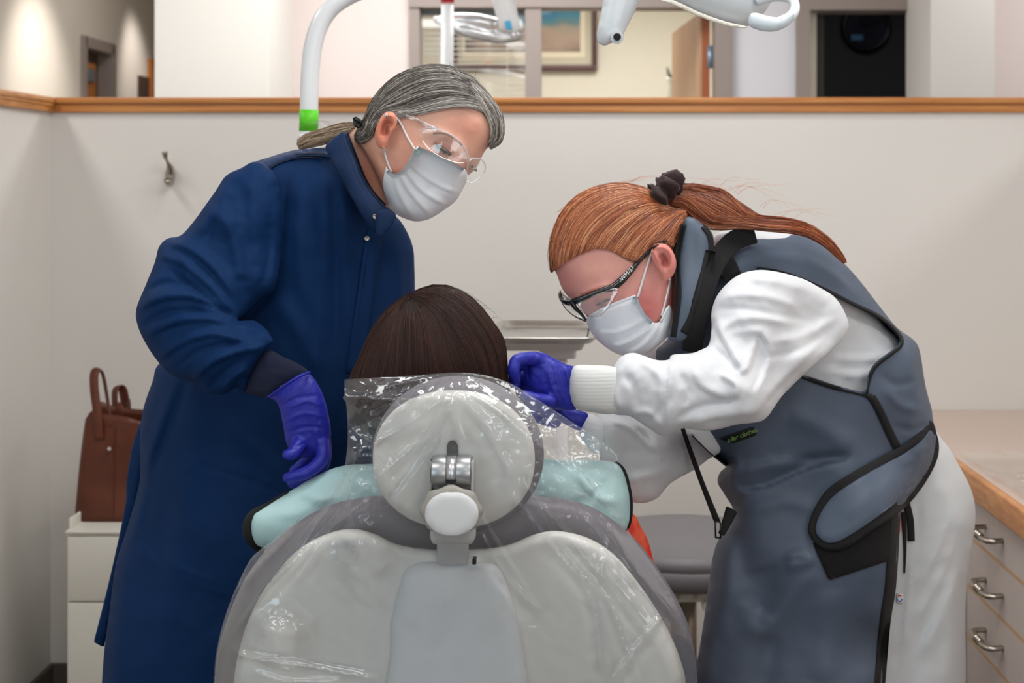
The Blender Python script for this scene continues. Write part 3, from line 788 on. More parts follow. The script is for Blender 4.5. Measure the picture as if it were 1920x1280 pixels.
# ---------------- wall hook -----------------
hk = thing('coat_hook', 'small nickel coat hook screwed to the back partition', 'hook', P(318, 320, 3.99))
q = lambda a, b, y: P(a, b, y)
tube('hook_arm', [q(309, 285, 3.93), q(310, 294, 3.935), q(314, 303, 3.955), q(319, 315, 3.975), q(319, 330, 3.985)], [.0085, .0062, .0042, .010, .012], M_nickel, hk, n=14)
tube('hook_arm', [q(319, 318, 3.985), q(319, 330, 3.985), q(318, 341, 3.98), q(316, 344, 3.965), q(314, 338, 3.945)], [.011, .0135, .010, .008, .009], M_nickel, hk, n=14)
box('hook_plate', q(314, 0, 3.99)[0], q(325, 0, 3.99)[0], 3.985, 4.0, q(0, 346, 4)[2], q(0, 312, 4)[2], M_nickel, hk, bev=.004)
for y in (320, 336): cyl('screw', q(319, y, 3.975), q(319, y, 3.985), .004, M_steel, hk, n=10)

# ---------------- lamp post with green band, dental lamp -----------------
lp_ = thing('dental_lamp_post', 'curved white tubular lamp post with a bright green band behind the grey-haired woman', 'lamp post', P(579, 1674, 2.9))
yp = 2.9; r_ = 17.2*yp/F
path = [(578, 1600), (578, 1000), (578, 600), (579, 300), (579.5, 200), (582, 130), (589, 78), (606, 34), (637, 2), (690, -22), (760, -34), (900, -40), (1100, -40)]
tube('pole', [P(a, b, yp) for a, b in path], [r_]*len(path), M_white, lp_, n=24, sm=8)
cyl('green_band', P(578.5, 246, yp), P(579.5, 206, yp), r_+.0006, mat('green_tape', lin(92, 206, 30), .5), lp_, n=32)
cyl('collar', P(578.5, 262, yp), P(578.5, 252, yp), r_+.003, M_whiteplastic, lp_, n=32)
cyl('post_base', P(578, 1674, yp), P(578, 1580, yp), .09, M_whiteplastic, lp_, bev=.01)
dl_ = thing('dental_lamp', 'white dental examination lamp with loop handle hanging at the top of the picture', 'lamp', P(1370, 0, 2.3))
yl = 2.25
M_lampw = mat('light_grey_white_plastic', lin(214, 220, 224), .32, coat=.2)
# arm knuckle coming down
arm = inflate('lamp_arm', [(1150, -120, 1), (1128, 20), (1119, 60), (1121, 80, 1), (1133, 86), (1148, 80, 1), (1160, 84, 1), (1172, 58), (1200, 0), (1245, -120, 1)], yl+.0, T=.03, m=M_lampw, parent=dl_, step=6,
        strokes=[([(1165, -60), (1150, 20), (1140, 76)], 3, -.003, 'g'), ([(1185, -60), (1165, 20), (1150, 70)], 4, .002, 'g')])
cyl('pivot_socket', P(1157, 69, yl-.03), P(1158, 69, yl), 7*yl/F, M_blackp, dl_, n=20, bev=.001)
cyl('pivot_ring', P(1157, 70, yl-.024), P(1158, 70, yl-.0), 12*yl/F, M_lampw, dl_, n=20)
tubep('upper_arm', [(1200, -120, yl, 40), (1150, -230, yl+.1, 38), (1100, -300, yl+.6, 36)], M_lampw, dl_, n=20)
tubep('yoke', [(1200, -90, yl, 26), (1280, -100, yl, 24), (1340, -60, yl, 24)], M_lampw, dl_, n=16)
inflate('lamp_head', [(1170, -60), (1215, -12), (1262, 6), (1310, 28), (1355, 43), (1393, 50), (1415, 42), (1440, 14), (1452, -20), (1440, -80), (1350, -130), (1220, -130)], yl, T=.075, m=M_lampw, parent=dl_, step=7,
        strokes=[([(1230, -20), (1300, 8), (1370, 28), (1410, 28)], 4, -.002, 'g')])
inflate('prismatic_lens', [(1238, 0), (1262, 9), (1310, 31), (1355, 46.5), (1388, 53), (1402, 50), (1360, 40), (1310, 22), (1262, 0)], yl-.035, T=.02, m=mat('frosted_lens', lin(226, 222, 208), .25, coat=.4, bump=1, bscale=700), parent=dl_, step=4)
M_pad = mat('grey_grip', lin(196, 206, 212), .4)
tubep('handle', [(1418, 2, yl-.04, 9), (1452, -7, yl-.05, 10), (1480, -4, yl-.06, 10), (1491, 12, yl-.07, 9), (1484, 30, yl-.08, 10), (1462, 42, yl-.085, 11)], M_lampw, dl_, n=16, flat=(1, 1))
inflate('handle_grip', [(1406, 28), (1418, 24), (1440, 30), (1463, 32), (1485, 22), (1489, 30), (1478, 48), (1452, 59), (1424, 57), (1404, 47)], yl-.085, T=.02, m=M_pad, parent=dl_, step=4)
# lamp reflection in the window glass, built as a solid lamp beyond the partition
y5 = 4.7
n2 = thing('dental_lamp', 'smaller white dental lamp beyond the partition above the grey hair, added for a reflection in the glass', 'lamp', P(840, 100, y5))
cyl('pole', P(836, 400, y5), P(839, 10, y5), 12*y5/F, M_white, n2, n=20); cyl('red_band', P(839, 5, y5), P(839, -16, y5), 12.6*y5/F, mat('red_tape', lin(196, 32, 44), .5), n2, n=20)
cyl('pole', P(839, -16, y5), P(839, -120, y5), 12*y5/F, M_white, n2, n=20)
cyl('pole_base', P(836, 1150, y5), P(836, 400, y5), 13*y5/F, M_white, n2, n=20)
inflate('lamp_arm', [(905, -60, 1), (938, 58, 1), (965, 62), (976, 54, 1), (955, -60, 1)], y5-.1, T=.04, m=M_white, parent=n2, step=6)
inflate('blue_sticker', [(946, 40, 1), (949, 55, 1), (961, 57, 1), (957, 38, 1)], y5-.137, T=.001, m=mat('blue_sticker', lin(70, 176, 226), .4), parent=n2, step=4)
inflate('lamp_head', [(816, 35), (850, 24), (900, 26), (950, 40), (980, 58), (974, 76), (930, 82), (880, 72), (840, 56)], y5+.1, T=.06, m=mat('shiny_lamp_reflector', lin(210, 212, 214), .18, metal=.7), parent=n2, step=6, strokes=[([(850, 40), (900, 52), (960, 66)], 6, -.012, 'g'), ([(925, 30), (930, 60)], 4, -.01, 'g')])
tubep('handle', [(838, 48, y5+.05, 5), (822, 40, y5+.03, 6), (815, 33, y5+.02, 5)], M_white, n2)

# ---------------- instrument tray stand -----------------
ts = thing('tray_stand', 'white stand carrying a stainless tray, between the dark hair and the masked face', 'stand', P(1055, 1500, 3.25))
def trayslab(name, m, parent, x0, x1, y0, y1, z, h, rim, rot=-.04, rc=.03):
    V = []; FF = []; n = 48; cx, cy = (x0+x1)/2, (y0+y1)/2
    prof = [(0, 0), (1-rim*6, 0), (1-rim*3, .15*h), (1-rim, h), (1, h), (1, h-.003), (1-rim*.8, h-.004), (1-rim*3.4, -.002), (0, -.003)]
    for s, z_ in prof:
        for i in range(n):
            a = 2*PI*i/n; c, s_ = math.cos(a), math.sin(a); e = .22
            ux = (x1-x0)/2*s*abs(c)**e*(1 if c > 0 else -1); uy = (y1-y0)/2*s*abs(s_)**e*(1 if s_ > 0 else -1)
            V.append((cx+ux*math.cos(rot)-uy*math.sin(rot), cy+ux*math.sin(rot)+uy*math.cos(rot), z+z_))
    for j in range(len(prof)-1):
        for i in range(n): FF.append((j*n+i, j*n+(i+1) % n, (j+1)*n+(i+1) % n, (j+1)*n+i))
    return mk(name, V, FF, m, parent)
trayslab('tray_holder', M_whiteplastic, ts, -.135, .065, 3.1, 3.42, 1.085, .018, .03)
t_ = tag(trayslab('instrument_tray', M_steel, None, -.155, .092, 3.07, 3.45, 1.103, .014, .035), 'shiny stainless instrument tray lying on the white tray stand', 'tray')
box('bracket', P(1012, 0, 3.2)[0], P(1080, 0, 3.2)[0], 3.15, 3.28, 1.06, 1.086, M_whiteplastic, ts, bev=.006)
box('post', P(1042, 0, 3.2)[0], P(1064, 0, 3.2)[0], 3.17, 3.21, .04, 1.06, M_whiteplastic, ts, bev=.006)
cyl('base', (.003, 3.2, 0), (.003, 3.2, .04), .085, M_whiteplastic, ts, bev=.01, n=40)
for a in (.3, 1.9, 3.4, 5.1): pass

# ---------------- operator stool -----------------
M_vin = mat('grey_vinyl', lin(122, 120, 124), .42, bump=.2, bscale=300)
st = thing('operator_stool', 'grey padded stool with white underframe between the dental chair and the apron', 'stool', (.3, 3.42, 0))
def lathe(name, prof, c, m, parent, n=48, sx=1, sy=1):
    V = []; FF = []
    for r, z in prof:
        for i in range(n):
            a = 2*PI*i/n; V.append((c[0]+r*math.cos(a)*sx, c[1]+r*math.sin(a)*sy, z))
    for j in range(len(prof)-1):
        for i in range(n): FF.append((j*n+i, j*n+(i+1) % n, (j+1)*n+(i+1) % n, (j+1)*n+i))
    FF.append(tuple(range(n))); FF.append(tuple((len(prof)-1)*n+i for i in range(n)))
    return mk(name, V, FF, m, parent)
lathe('seat_cushion', [(.16, .52), (.205, .522), (.222, .535), (.226, .553), (.225, .5725), (.2225, .574), (.225, .5755), (.22, .597), (.20, .606), (.1, .61), (.001, .61)], (.3, 3.42), M_vin, st, sx=1.08, sy=1.02)
box('underframe', .245, .40, 3.25, 3.5, .492, .522, M_ped, st, bev=.004)
for x in (.27, .31, .355): cyl('bolt', (x, 3.245, .505), (x, 3.252, .505), .005, M_nickel, st, n=8)
cyl('column', (.305, 3.42, .1), (.305, 3.42, .5), .024, M_nickel, st)
cyl('lever_knob', (.335, 3.27, .487), (.335, 3.23, .487), .012, M_ped, st, bev=.003)
for i in range(5):
    a = 2*PI*i/5+.3; e_ = (.315+.2*math.cos(a), 3.42+.2*math.sin(a))
    tube('star_leg', [(.305, 3.42, .11), (e_[0], e_[1], .075)], [.022, .015], M_nickel, st, n=8)
    cyl('caster', (e_[0]-.012, e_[1], .03), (e_[0]+.012, e_[1], .03), .03, M_blackp, st, n=20, bev=.004)
# ---------------- dental chair seen from behind -----------------
M_shell = mat('pale_grey_shell', lin(214, 213, 208), .4, coat=.1)
M_shell2 = mat('lighter_shell_cover', lin(208, 210, 211), .42)
M_uph = mat('dark_grey_upholstery', lin(104, 100, 106), .5, bump=.2, bscale=250)
M_alum = mat('cast_aluminium', lin(170, 172, 174), .35, metal=.9)
M_grey = mat('grey_plastic', lin(168, 168, 166), .45)
ch = thing('dental_chair', 'pale grey dental chair seen from behind with round headrest and hinge knob', 'chair', (-.15, 2.3, 0))
YBK = [(850, 1000, 1.872), (850, 1280, 1.882), (850, 1500, 1.90)]
bk = inflate('backrest_shell', [(560, 1560), (440, 1420), (437, 1290), (456, 1190), (492, 1110), (548, 1040), (602, 1005), (655, 991), (702, 1000), (742, 1019), (792, 1028), (850, 1030), (920, 1027), (962, 1018), (1003, 1001), (1045, 995), (1102, 1008), (1152, 1040), (1202, 1100), (1247, 1170), (1277, 1240), (1285, 1300), (1260, 1430), (1150, 1560)],
    YBK, T=.035, m=M_shell, parent=ch, step=9, back=.4, strokes=[([(602, 1012), (655, 1000), (705, 1008), (792, 1036), (920, 1035), (1003, 1009), (1060, 1004), (1140, 1045)], 14, .004, 'g')])
up = inflate('backrest_cushion', [(500, 1560), (405, 1400), (403, 1270), (420, 1180), (462, 1080), (530, 1000), (610, 950), (700, 930), (850, 925), (1010, 930), (1100, 946), (1180, 1000), (1240, 1075), (1288, 1165), (1306, 1270), (1290, 1400), (1200, 1560)],
    [(850, 940, 1.955), (850, 1280, 1.97), (850, 1500, 2.0)], T=.06, m=M_uph, parent=ch, step=10, back=1)
cp = inflate('backrest_cover', [(640, 1560), (690, 1400), (727, 1260), (735, 1160), (752, 1085), (765, 1062), (790, 1052), (850, 1050), (912, 1052), (934, 1060), (948, 1085), (968, 1150), (985, 1240), (1010, 1400), (1050, 1560)],
    [(850, 1050, 1.850), (850, 1280, 1.858), (850, 1500, 1.875)], T=.028, m=M_shell2, parent=ch, step=8, back=.5)
box('strap_post', P(820, 0, 1.83)[0], P(878, 0, 1.83)[0], 1.822, 1.842, P(0, 1056, 1.83)[2], P(0, 1000, 1.83)[2], M_grey, ch, bev=.002)
box('latch_slot', P(886, 0, 1.81)[0], P(893, 0, 1.81)[0], 1.805, 1.822, P(0, 1056, 1.81)[2], P(0, 1047, 1.81)[2], M_blackp, ch)
# headrest
hc = inflate('headrest_cushion', [tuple((859+161*math.cos(a), 852+148*math.sin(a))) for a in np.linspace(0, 2*PI, 28, endpoint=False)], 1.88, T=.055, m=M_uph, parent=ch, step=8, k=.9)
def sup(cx, cy, rx, ry, e=2.15, n=40):
    return [(cx+rx*abs(math.cos(a))**(2/e)*np.sign(math.cos(a)), cy+ry*abs(math.sin(a))**(2/e)*np.sign(math.sin(a))) for a in np.linspace(0, 2*PI, n, endpoint=False)]
hp = inflate('headrest_shell', sup(851, 861, 152, 130), 1.825, T=.022, m=M_shell, parent=ch, step=8, back=.4, k=.9)
yh = 1.79
slot = inflate('slot', [(838, 838), (841, 829), (848, 826), (855, 829), (859, 838), (859, 862, 1), (838, 862, 1)], 1.803, T=.002, m=mat('dark_slot', lin(52, 50, 48), .5), parent=ch, step=4)
cyl('pin', P(848, 834, 1.797), P(848, 834, 1.80), .006, mat('dark_pin', lin(30, 30, 30), .3), ch, n=14)
k_ = yh/F
cyl('hinge_drum', P(811, 884, yh), P(838, 884, yh), .021, M_alum, ch, n=36, bev=.001); cyl('hinge_drum', P(857, 884, yh), P(884, 884, yh), .021, M_alum, ch, n=36, bev=.001)
cyl('hinge_core', P(838, 884, yh), P(857, 884, yh), .0198, mat('bright_core', lin(200, 200, 202), .3, metal=.8), ch, n=36)
box('hinge_arm', P(806, 0, yh)[0], P(811, 0, yh)[0], yh-.018, yh+.03, P(0, 925, yh)[2], P(0, 860, yh)[2], M_grey, ch, bev=.002)
box('hinge_arm', P(884, 0, yh)[0], P(890, 0, yh)[0], yh-.018, yh+.03, P(0, 925, yh)[2], P(0, 860, yh)[2], M_grey, ch, bev=.002)
box('hinge_window', P(839, 0, yh)[0], P(856, 0, yh)[0], yh-.0215, yh-.01, P(0, 899, yh)[2], P(0, 893, yh)[2], M_blackp, ch)
sc = []
for i in range(60):
    a = 2*PI*i/60; r = 1+.045*math.cos(8*a); sc.append((846+58*r*math.cos(a), 957+47*r*math.sin(a)))
inflate('knob_ring', sc, 1.765, T=.014, m=mat('warm_grey_plastic', lin(150, 147, 140), .4), parent=ch, step=5, k=1.2)
inflate('knob_cap', sup(847, 963, 51, 42, 2.05), 1.757, T=.010, m=M_shell2, parent=ch, step=6, k=.9)
inflate('clevis', [(808, 985, 1), (892, 985, 1), (892, 1005), (884, 1020, 1), (812, 1020, 1), (806, 1005)], 1.79, T=.014, m=M_grey, parent=ch, step=5,
        strokes=[([(835, 1000), (835, 1020)], 1.5, -.003), ([(858, 1000), (858, 1020)], 1.5, -.003)])
# seat, legrest, arms and base, hidden below the frame but there
box('seat', -.42, .12, 2.15, 2.85, .47, .60, M_uph, ch, bev=.04, seg=3)
box('legrest', -.36, .06, 2.87, 2.98, .16, .55, M_uph, ch, bev=.035, seg=3)
box('seat_pan', -.36, .06, 2.1, 2.8, .36, .465, M_shell, ch, bev=.02)
box('lift_column', -.27, -.03, 2.3, 2.65, .05, .36, M_shell, ch, bev=.03)
box('base_plate', -.42, .12, 2.0, 2.95, 0, .05, M_shell, ch, bev=.02)

# ---------------- clear bag over headrest and backrest -----------------
CH_TREE = bvh(bk, up, cp, hc, hp)
def cover():
    outl = [(646, 711, 1), (700, 708), (770, 704), (850, 698), (905, 702), (955, 718), (1000, 744), (1080, 796), (1150, 843), (1158, 856, 1), (1160, 900), (1168, 960), (1182, 1000), (1225, 1060), (1268, 1130), (1300, 1210), (1309, 1300), (1312, 1420, 1),
            (400, 1420, 1), (401, 1260), (420, 1160), (462, 1060), (492, 1026), (545, 985), (600, 940), (640, 890), (650, 850), (652, 800), (649, 756), (641, 747, 1), (645, 740)]
    pl = cr(outl, 6); V, Fc, bd, _ = tri(pl, 5)
    ctrl = [(650, 720, 1.80), (850, 700, 1.85), (1000, 760, 1.83), (1150, 860, 1.86), (850, 800, 1.775), (848, 930, 1.735), (700, 900, 1.79), (1000, 900, 1.79), (650, 1000, 1.80), (1080, 1000, 1.80), (480, 1050, 1.84), (1250, 1100, 1.84),
            (850, 1120, 1.78), (600, 1250, 1.85), (1100, 1250, 1.85), (420, 1280, 1.89), (1300, 1280, 1.89), (850, 1400, 1.88)]
    hy = hits(CH_TREE, V, 9.)
    ed = np.unique(np.sort(np.vstack([Fc[:, [0, 1]], Fc[:, [1, 2]], Fc[:, [2, 0]]]), 1), axis=0)
    deg = np.bincount(ed.ravel(), minlength=len(V)); d0, _, _ = dseg(V, np.vstack([bd, bd[:1]])); isb = d0 < .5
    ob = hy-.008; y = depthf(ctrl)(V); yb0 = np.minimum(depthf([(650, 720, 1.83), (850, 700, 1.86), (1000, 755, 1.84), (1150, 860, 1.83), (1165, 940, 1.84), (1185, 1000, 1.87), (1309, 1280, 1.96), (400, 1280, 1.96), (480, 1040, 1.92), (600, 940, 1.86), (650, 830, 1.81), (850, 1420, 1.95)])(V), ob)
    y = np.where(isb, yb0, np.minimum(y+.05, ob))
    for _ in range(900):     # a taut sheet resting on the chair
        a_ = np.bincount(ed[:, 0], weights=y[ed[:, 1]], minlength=len(V))+np.bincount(ed[:, 1], weights=y[ed[:, 0]], minlength=len(V))
        y = np.where(isb, yb0, np.minimum(a_/deg, ob))
    folds = []
    rr = random.Random(5)
    # radiating folds from the headrest crown and from the knob to the shoulders
    for (x0, y0, x1, y1) in ((845, 735, 660, 850), (845, 735, 700, 900), (850, 740, 720, 960), (850, 735, 790, 905), (850, 740, 862, 830), (860, 740, 960, 900), (880, 740, 1010, 850), (900, 745, 1120, 930),
                             (660, 860, 420, 1130), (670, 880, 440, 1180), (690, 905, 480, 1120), (700, 930, 560, 1080), (675, 830, 665, 1000), (690, 830, 700, 990), (1000, 850, 1170, 1000), (1020, 800, 1140, 960), (985, 780, 1060, 930),
                             (980, 900, 1140, 1130), (990, 920, 1220, 1200), (960, 930, 1100, 1100), (1060, 930, 1190, 1090), (1120, 960, 1280, 1180), (900, 1000, 1010, 1150), (880, 940, 985, 1110), (1150, 900, 1120, 1090),
                             (440, 1230, 700, 1275), (420, 1210, 560, 1262), (480, 1262, 640, 1276), (1090, 1080, 1130, 1260), (1120, 1050, 1190, 1270), (1240, 1150, 1150, 1275)):
        mx, my = (x0+x1)/2+rr.uniform(-14, 14), (y0+y1)/2+rr.uniform(-14, 14)
        folds.append(([(x0, y0), (mx, my), (x1, y1)], rr.uniform(3.5, 8), rr.uniform(.007, .014), 's'))
    folds += [([(646, 744), (700, 750), (760, 752), (820, 745)], 5, .014, 's'), ([(660, 722), (720, 722), (800, 712)], 6, .008, 's')]
    rel = relief(V, folds)
    th = np.arctan2(V[:, 1]-690, (V[:, 0]-855)*1.0); rad = np.hypot(V[:, 0]-855, V[:, 1]-690)+60
    cr_ = np.array([rid(t*4.2, r_/210, 3, 2) for t, r_ in zip(th, rad)])
    cr2 = np.array([rid(a/38+5, b/50, 8, 2) for a, b in V])
    # crumpled most around the headrest and on the right shoulder, taut over the shell
    wgt = .06+1.3*np.exp(-(((V[:, 0]-760)/130)**2+((V[:, 1]-740)/60)**2))+.85*np.exp(-(((V[:, 0]-1080)/90)**2+((V[:, 1]-880)/75)**2))+.8*np.exp(-(((V[:, 0]-680)/30)**2+((V[:, 1]-930)/110)**2))+.5*np.exp(-(((V[:, 0]-530)/60)**2+((V[:, 1]-1250)/40)**2))+.45*np.exp(-(((V[:, 0]-950)/60)**2+((V[:, 1]-800)/70)**2))
    iso = np.array([rid(a/80, b/62, 5, 3) for a, b in V]); sl = np.array([rid((a*.8+b*.6)/130, (b*.8-a*.6)/42, 9, 3) for a, b in V])
    hot = 1.15*np.exp(-(((V[:, 0]-1080)/85)**2+((V[:, 1]-880)/85)**2))+.9*np.exp(-(((V[:, 0]-678)/34)**2+((V[:, 1]-910)/120)**2))+.8*np.exp(-(((V[:, 0]-720)/90)**2+((V[:, 1]-745)/36)**2))+.55*np.exp(-(((V[:, 0]-1000)/60)**2+((V[:, 1]-790)/50)**2))+.5*np.exp(-(((V[:, 0]-520)/40)**2+((V[:, 1]-1180)/40)**2))+.045
    y = y-rel-wgt*.006*(cr_+.2)-hot*(.017*(iso+.2)+.008*(sl+.2))
    y = np.minimum(y, hy-.003)
    A = Parr(np.column_stack([V, y]))
    return mk('plastic_cover', A, Fc, film('cover_film', base=.03, gloss=.85, rough=.075, haze=.055, soft=.15, tint=(.95, .98, 1)), None, True)
tag(cover(), 'crinkled clear plastic bag pulled over the headrest and back of the dental chair', 'plastic cover')
def shrink(poly, d, step=6):
    b = resample(poly, step); t = np.roll(b, -1, 0)-np.roll(b, 1, 0); nn = np.stack([-t[:, 1], t[:, 0]], 1); nn /= np.linalg.norm(nn, axis=1)[:, None]+1e-9
    a = b+nn*d; s = 1 if pip(b[::3]+nn[::3]*1.5, b).mean() > .5 else -1
    return b+nn*d*s
def cap(name, outline, field, Y, T, m=None, parent=None, strokes=(), step=6, back=1.0, wob=0, wsc=.03, puff=0, pw=12, lift=0, k=1.0, poly=None, sm=6, front_only=None):
    """a closed solid cut out of an inflated volume: front sheet, back sheet and the cut walls.
       front_only = thickness in m for a shell of the front side"""
    pl = cr(outline, sm) if poly is None else poly
    V, Fc, bd, _ = tri(pl, step)
    y = depthf(Y)(V); r = field(V)*y/F; h = T*np.tanh(k*r/T)
    d0, _, _ = dseg(V, np.vstack([bd, bd[:1]]))
    rel = relief(V, strokes) if strokes else np.zeros(len(V))
    if wob: rel = rel+wob*(nz(V, wsc, 1)+.5*nz(V, wsc*2.3, 2))
    e = np.clip(h/.012, 0, 1)
    rel = rel*e+puff*np.sqrt(np.clip(d0/pw, 0, 1))
    yf = y-h-lift-rel
    yb2 = (y+h*back) if front_only is None else yf+front_only
    n = len(V); A = Parr(np.column_stack([V, yf])); B = Parr(np.column_stack([V, yb2]))
    ec = {}
    for t in Fc:
        for i in range(3): ec[(int(t[i]), int(t[(i+1) % 3]))] = 1
    rim = [q_ for q_ in ec if (q_[1], q_[0]) not in ec]
    FF = [tuple(map(int, t)) for t in Fc]+[tuple(int(i)+n for i in t[::-1]) for t in Fc]+[(b, a, a+n, b+n) for a, b in rim]
    return mk(name, np.vstack([A, B]), FF, m, parent, True)
def front(tree, x, y, r=8):
    v = [hit(tree, x+a, y+b) for a in (-r, 0, r) for b in (-r, 0, r)]; v = [q for q in v if q is not None]; return min(v)
def drape(o, tree, lift=.001):
    a = getco(o); p = projm(a); y = hits(tree, p); W = Parr(np.column_stack([p, y-lift])); o.data.vertices.foreach_set('co', W.ravel()); o.data.update()
def rm(o): bpy.data.objects.remove(o)
def hand(name, palm, fingers, Y, T, m, parent, voxel=.0022, strokes=(), wob=.0006):
    pm = inflate('palm', palm, Y, T=T, step=6)
    parts = [pm]+[capsule(f, 12, 6) for f in fingers]
    o = union(name, parts, voxel, m, parent, smooth=3)
    sculpt(o, strokes, wob=wob, wsc=.12)
    return o
M_glove = mat('blue_violet_nitrile', lin(32, 38, 150), .45, bump=.35, bscale=160, spec=.45)
M_mask = mat('white_mask_fabric', lin(236, 238, 242), .8, bump=.25, bscale=700)
M_maskb = mat('mask_edge_band', lin(226, 231, 236), .8, bump=.4, bscale=1500)
M_loop = mat('white_elastic', lin(236, 236, 236), .7)
M_eye = mat('eyeball', lin(168, 150, 140), .4)
M_iris = mat('dark_iris', lin(40, 26, 18), .15)
M_lash = mat('dark_lashes', lin(38, 26, 22), .7)
# ================= grey-haired woman in the navy gown =================
gw = thing('person', 'person with grey ponytail, navy gown and clear glasses, bending over on the left', 'person', (P(440, 0, 2.38)[0], 2.38, 0))
M_skin = mat('skin', lin(214, 160, 138), .5, sss=.12, attr='tint', var=.06, vscale=60, bump=.25, bscale=420)
S0 = lin(226, 176, 154); S1 = lin(216, 138, 114); S2 = lin(208, 128, 110); SB = lin(150, 100, 86)
M_navy = mat('navy_gown', lin(2, 40, 82), .75, bump=.25, bscale=500, spec=.2, var=.06, vscale=20)
M_navy2 = mat('navy_knit_cuff', lin(12, 22, 50), .85, weave=.5, bscale=500)
M_navy3 = mat('navy_collar', lin(2, 35, 72), .6, bump=.3, bscale=300, spec=.3)
YH = 2.20
g_outer = cr([(684, 222), (689, 200), (700, 184), (720, 161), (742, 142), (765, 130), (793, 123), (821, 121), (844, 125), (863, 133), (884, 147), (906, 167), (926, 188), (942, 212), (946, 240), (944, 260), (936, 272), (918, 280), (909, 294), (902, 310), (893, 324), (878, 334), (874, 342), (858, 372), (838, 390), (810, 408), (792, 414), (772, 414), (745, 403), (731, 389), (716, 360), (696, 318), (676, 280), (664, 262), (672, 240)], 6)
gF = Field(g_outer, 4)
head = inflate('head', None, YH, T=.083, poly=shrink(g_outer, 5), step=7)
neck = inflate('neck', [(652, 250), (690, 235), (740, 300), (748, 380), (732, 404), (708, 402), (690, 384), (664, 335), (652, 285)], 2.235, T=.058, step=8)
parts = [head, neck,
    capsule([(660, 440, 2.33, 70), (560, 480, 2.33, 115), (520, 640, 2.36, 115), (490, 880, 2.38, 122), (460, 1100, 2.38, 125)], 20),
    capsule([(470, 400, 2.24, 60), (380, 510, 2.2, 55), (312, 590, 2.17, 44), (420, 660, 2.14, 32), (500, 695, 2.13, 24), (545, 730, 2.112, 20)], 14),
    capsule([(690, 480, 2.42, 42), (720, 620, 2.46, 38), (740, 760, 2.38, 36), (760, 860, 2.3, 28)], 14),
    capsule([(410, 1080, 2.36, 88), (400, 1400, 2.38, 62), (395, 1880, 2.4, 38)], 14), capsule([(500, 1080, 2.46, 80), (485, 1400, 2.46, 60), (480, 1840, 2.46, 36)], 14)]
gb = union('body', parts, .0042, M_skin, gw, smooth=2)
sculpt(gb, [([(832, 277)], 19, -.008, 'b'), ([(831, 279)], 9, .0055, 'b'), ([(798, 250), (830, 250), (858, 266), (872, 288)], 7, .0045), ([(884, 296), (874, 318)], 7, .004), ([(799, 292)], 20, .003, 'b'), ([(790, 234)], 20, -.003, 'b'),
     ([(815, 265), (832, 268), (850, 282)], 3, -.0022), ([(816, 290), (832, 297), (848, 302)], 3.5, -.0018), ([(812, 283), (806, 290), (800, 292)], 2, -.001), ([(895, 222), (880, 250)], 12, .002),
     ([(690, 290), (712, 330), (735, 372)], 9, .004), ([(672, 300), (692, 345)], 6, -.003), ([(733, 300), (737, 345), (730, 380)], 8, -.004), ([(715, 290), (722, 310)], 6, -.003)], ymax=2.2)
vcol(gb, S0, [(870, 240, 45, 35, lin(212, 140, 116), .7), (760, 270, 26, 40, S1, .5), (745, 330, 25, 30, S2, .6), (832, 280, 16, 12, SB, .65), (690, 330, 30, 60, lin(200, 124, 98), .75), (880, 308, 16, 22, SB, .5), (800, 262, 14, 12, lin(190, 124, 100), .5)])
GT = bvh(gb)
# ear
er = inflate('ear', [(742, 216), (735, 210), (722, 211), (710, 227), (703, 249), (705, 268), (714, 278), (724, 277), (728, 267), (733, 255), (741, 240), (745, 226)], 2.128, T=.012, m=M_skin, parent=gw, step=3,
    strokes=[([(738, 220), (725, 216), (714, 230), (708, 250), (709, 266)], 3.5, .0045), ([(731, 226), (722, 240), (721, 256)], 6, -.011), ([(733, 240), (735, 228)], 3, -.004), ([(736, 250), (732, 258)], 3, .003)])
vcol(er, S1, [(725, 242, 7, 13, lin(126, 58, 46), .75), (712, 235, 8, 20, lin(220, 132, 104), .7)])  # dark blob paints the shade in the ear hollow
st_ = inflate('ear_stud', [(721, 214), (724, 212), (727, 214), (727, 218), (724, 220), (721, 218)], 2.112, T=.002, m=M_steel, parent=gw, step=1.5)
# eyes
for (ex, ey, ey_, yy) in ((831, 282, 9, hit(GT, 831, 280)+.0065), (889, 316, 6, hit(GT, 884, 316)+.004)):
    eb = inflate('eye', sup(ex, ey, ey_*.9, ey_*.36, 2), yy-.006, T=.004, m=M_eye, parent=gw, step=2)
    inflate('iris', sup(ex+3, ey+2.5, ey_*.45, ey_*.42, 2), yy-.0085, T=.0022, m=M_iris, parent=eb, step=1.5)
ribbon('eyelashes', [(818, 272), (826, 279), (836, 284), (845, 291)], 5, GT, M_lash, gw, lift=.004, thick=.002, step=2)
ribbon('eyelashes', [(884, 311), (889, 315), (894, 321)], 3.4, GT, M_lash, gw, lift=.003, thick=.002, step=2, default=2.17)
ribbon('upper_eyelid', [(815, 267), (827, 270), (839, 277), (848, 287)], 6, GT, mat('eyelid_skin', lin(178, 122, 104), .5), gw, lift=.001, thick=.003, step=2)
ribbon('eyebrow', [(812, 250), (835, 250), (858, 264), (866, 272)], 4, GT, mat('grey_brown_brow', lin(150, 112, 92), .8), gw, lift=.0, thick=.0014, step=3)
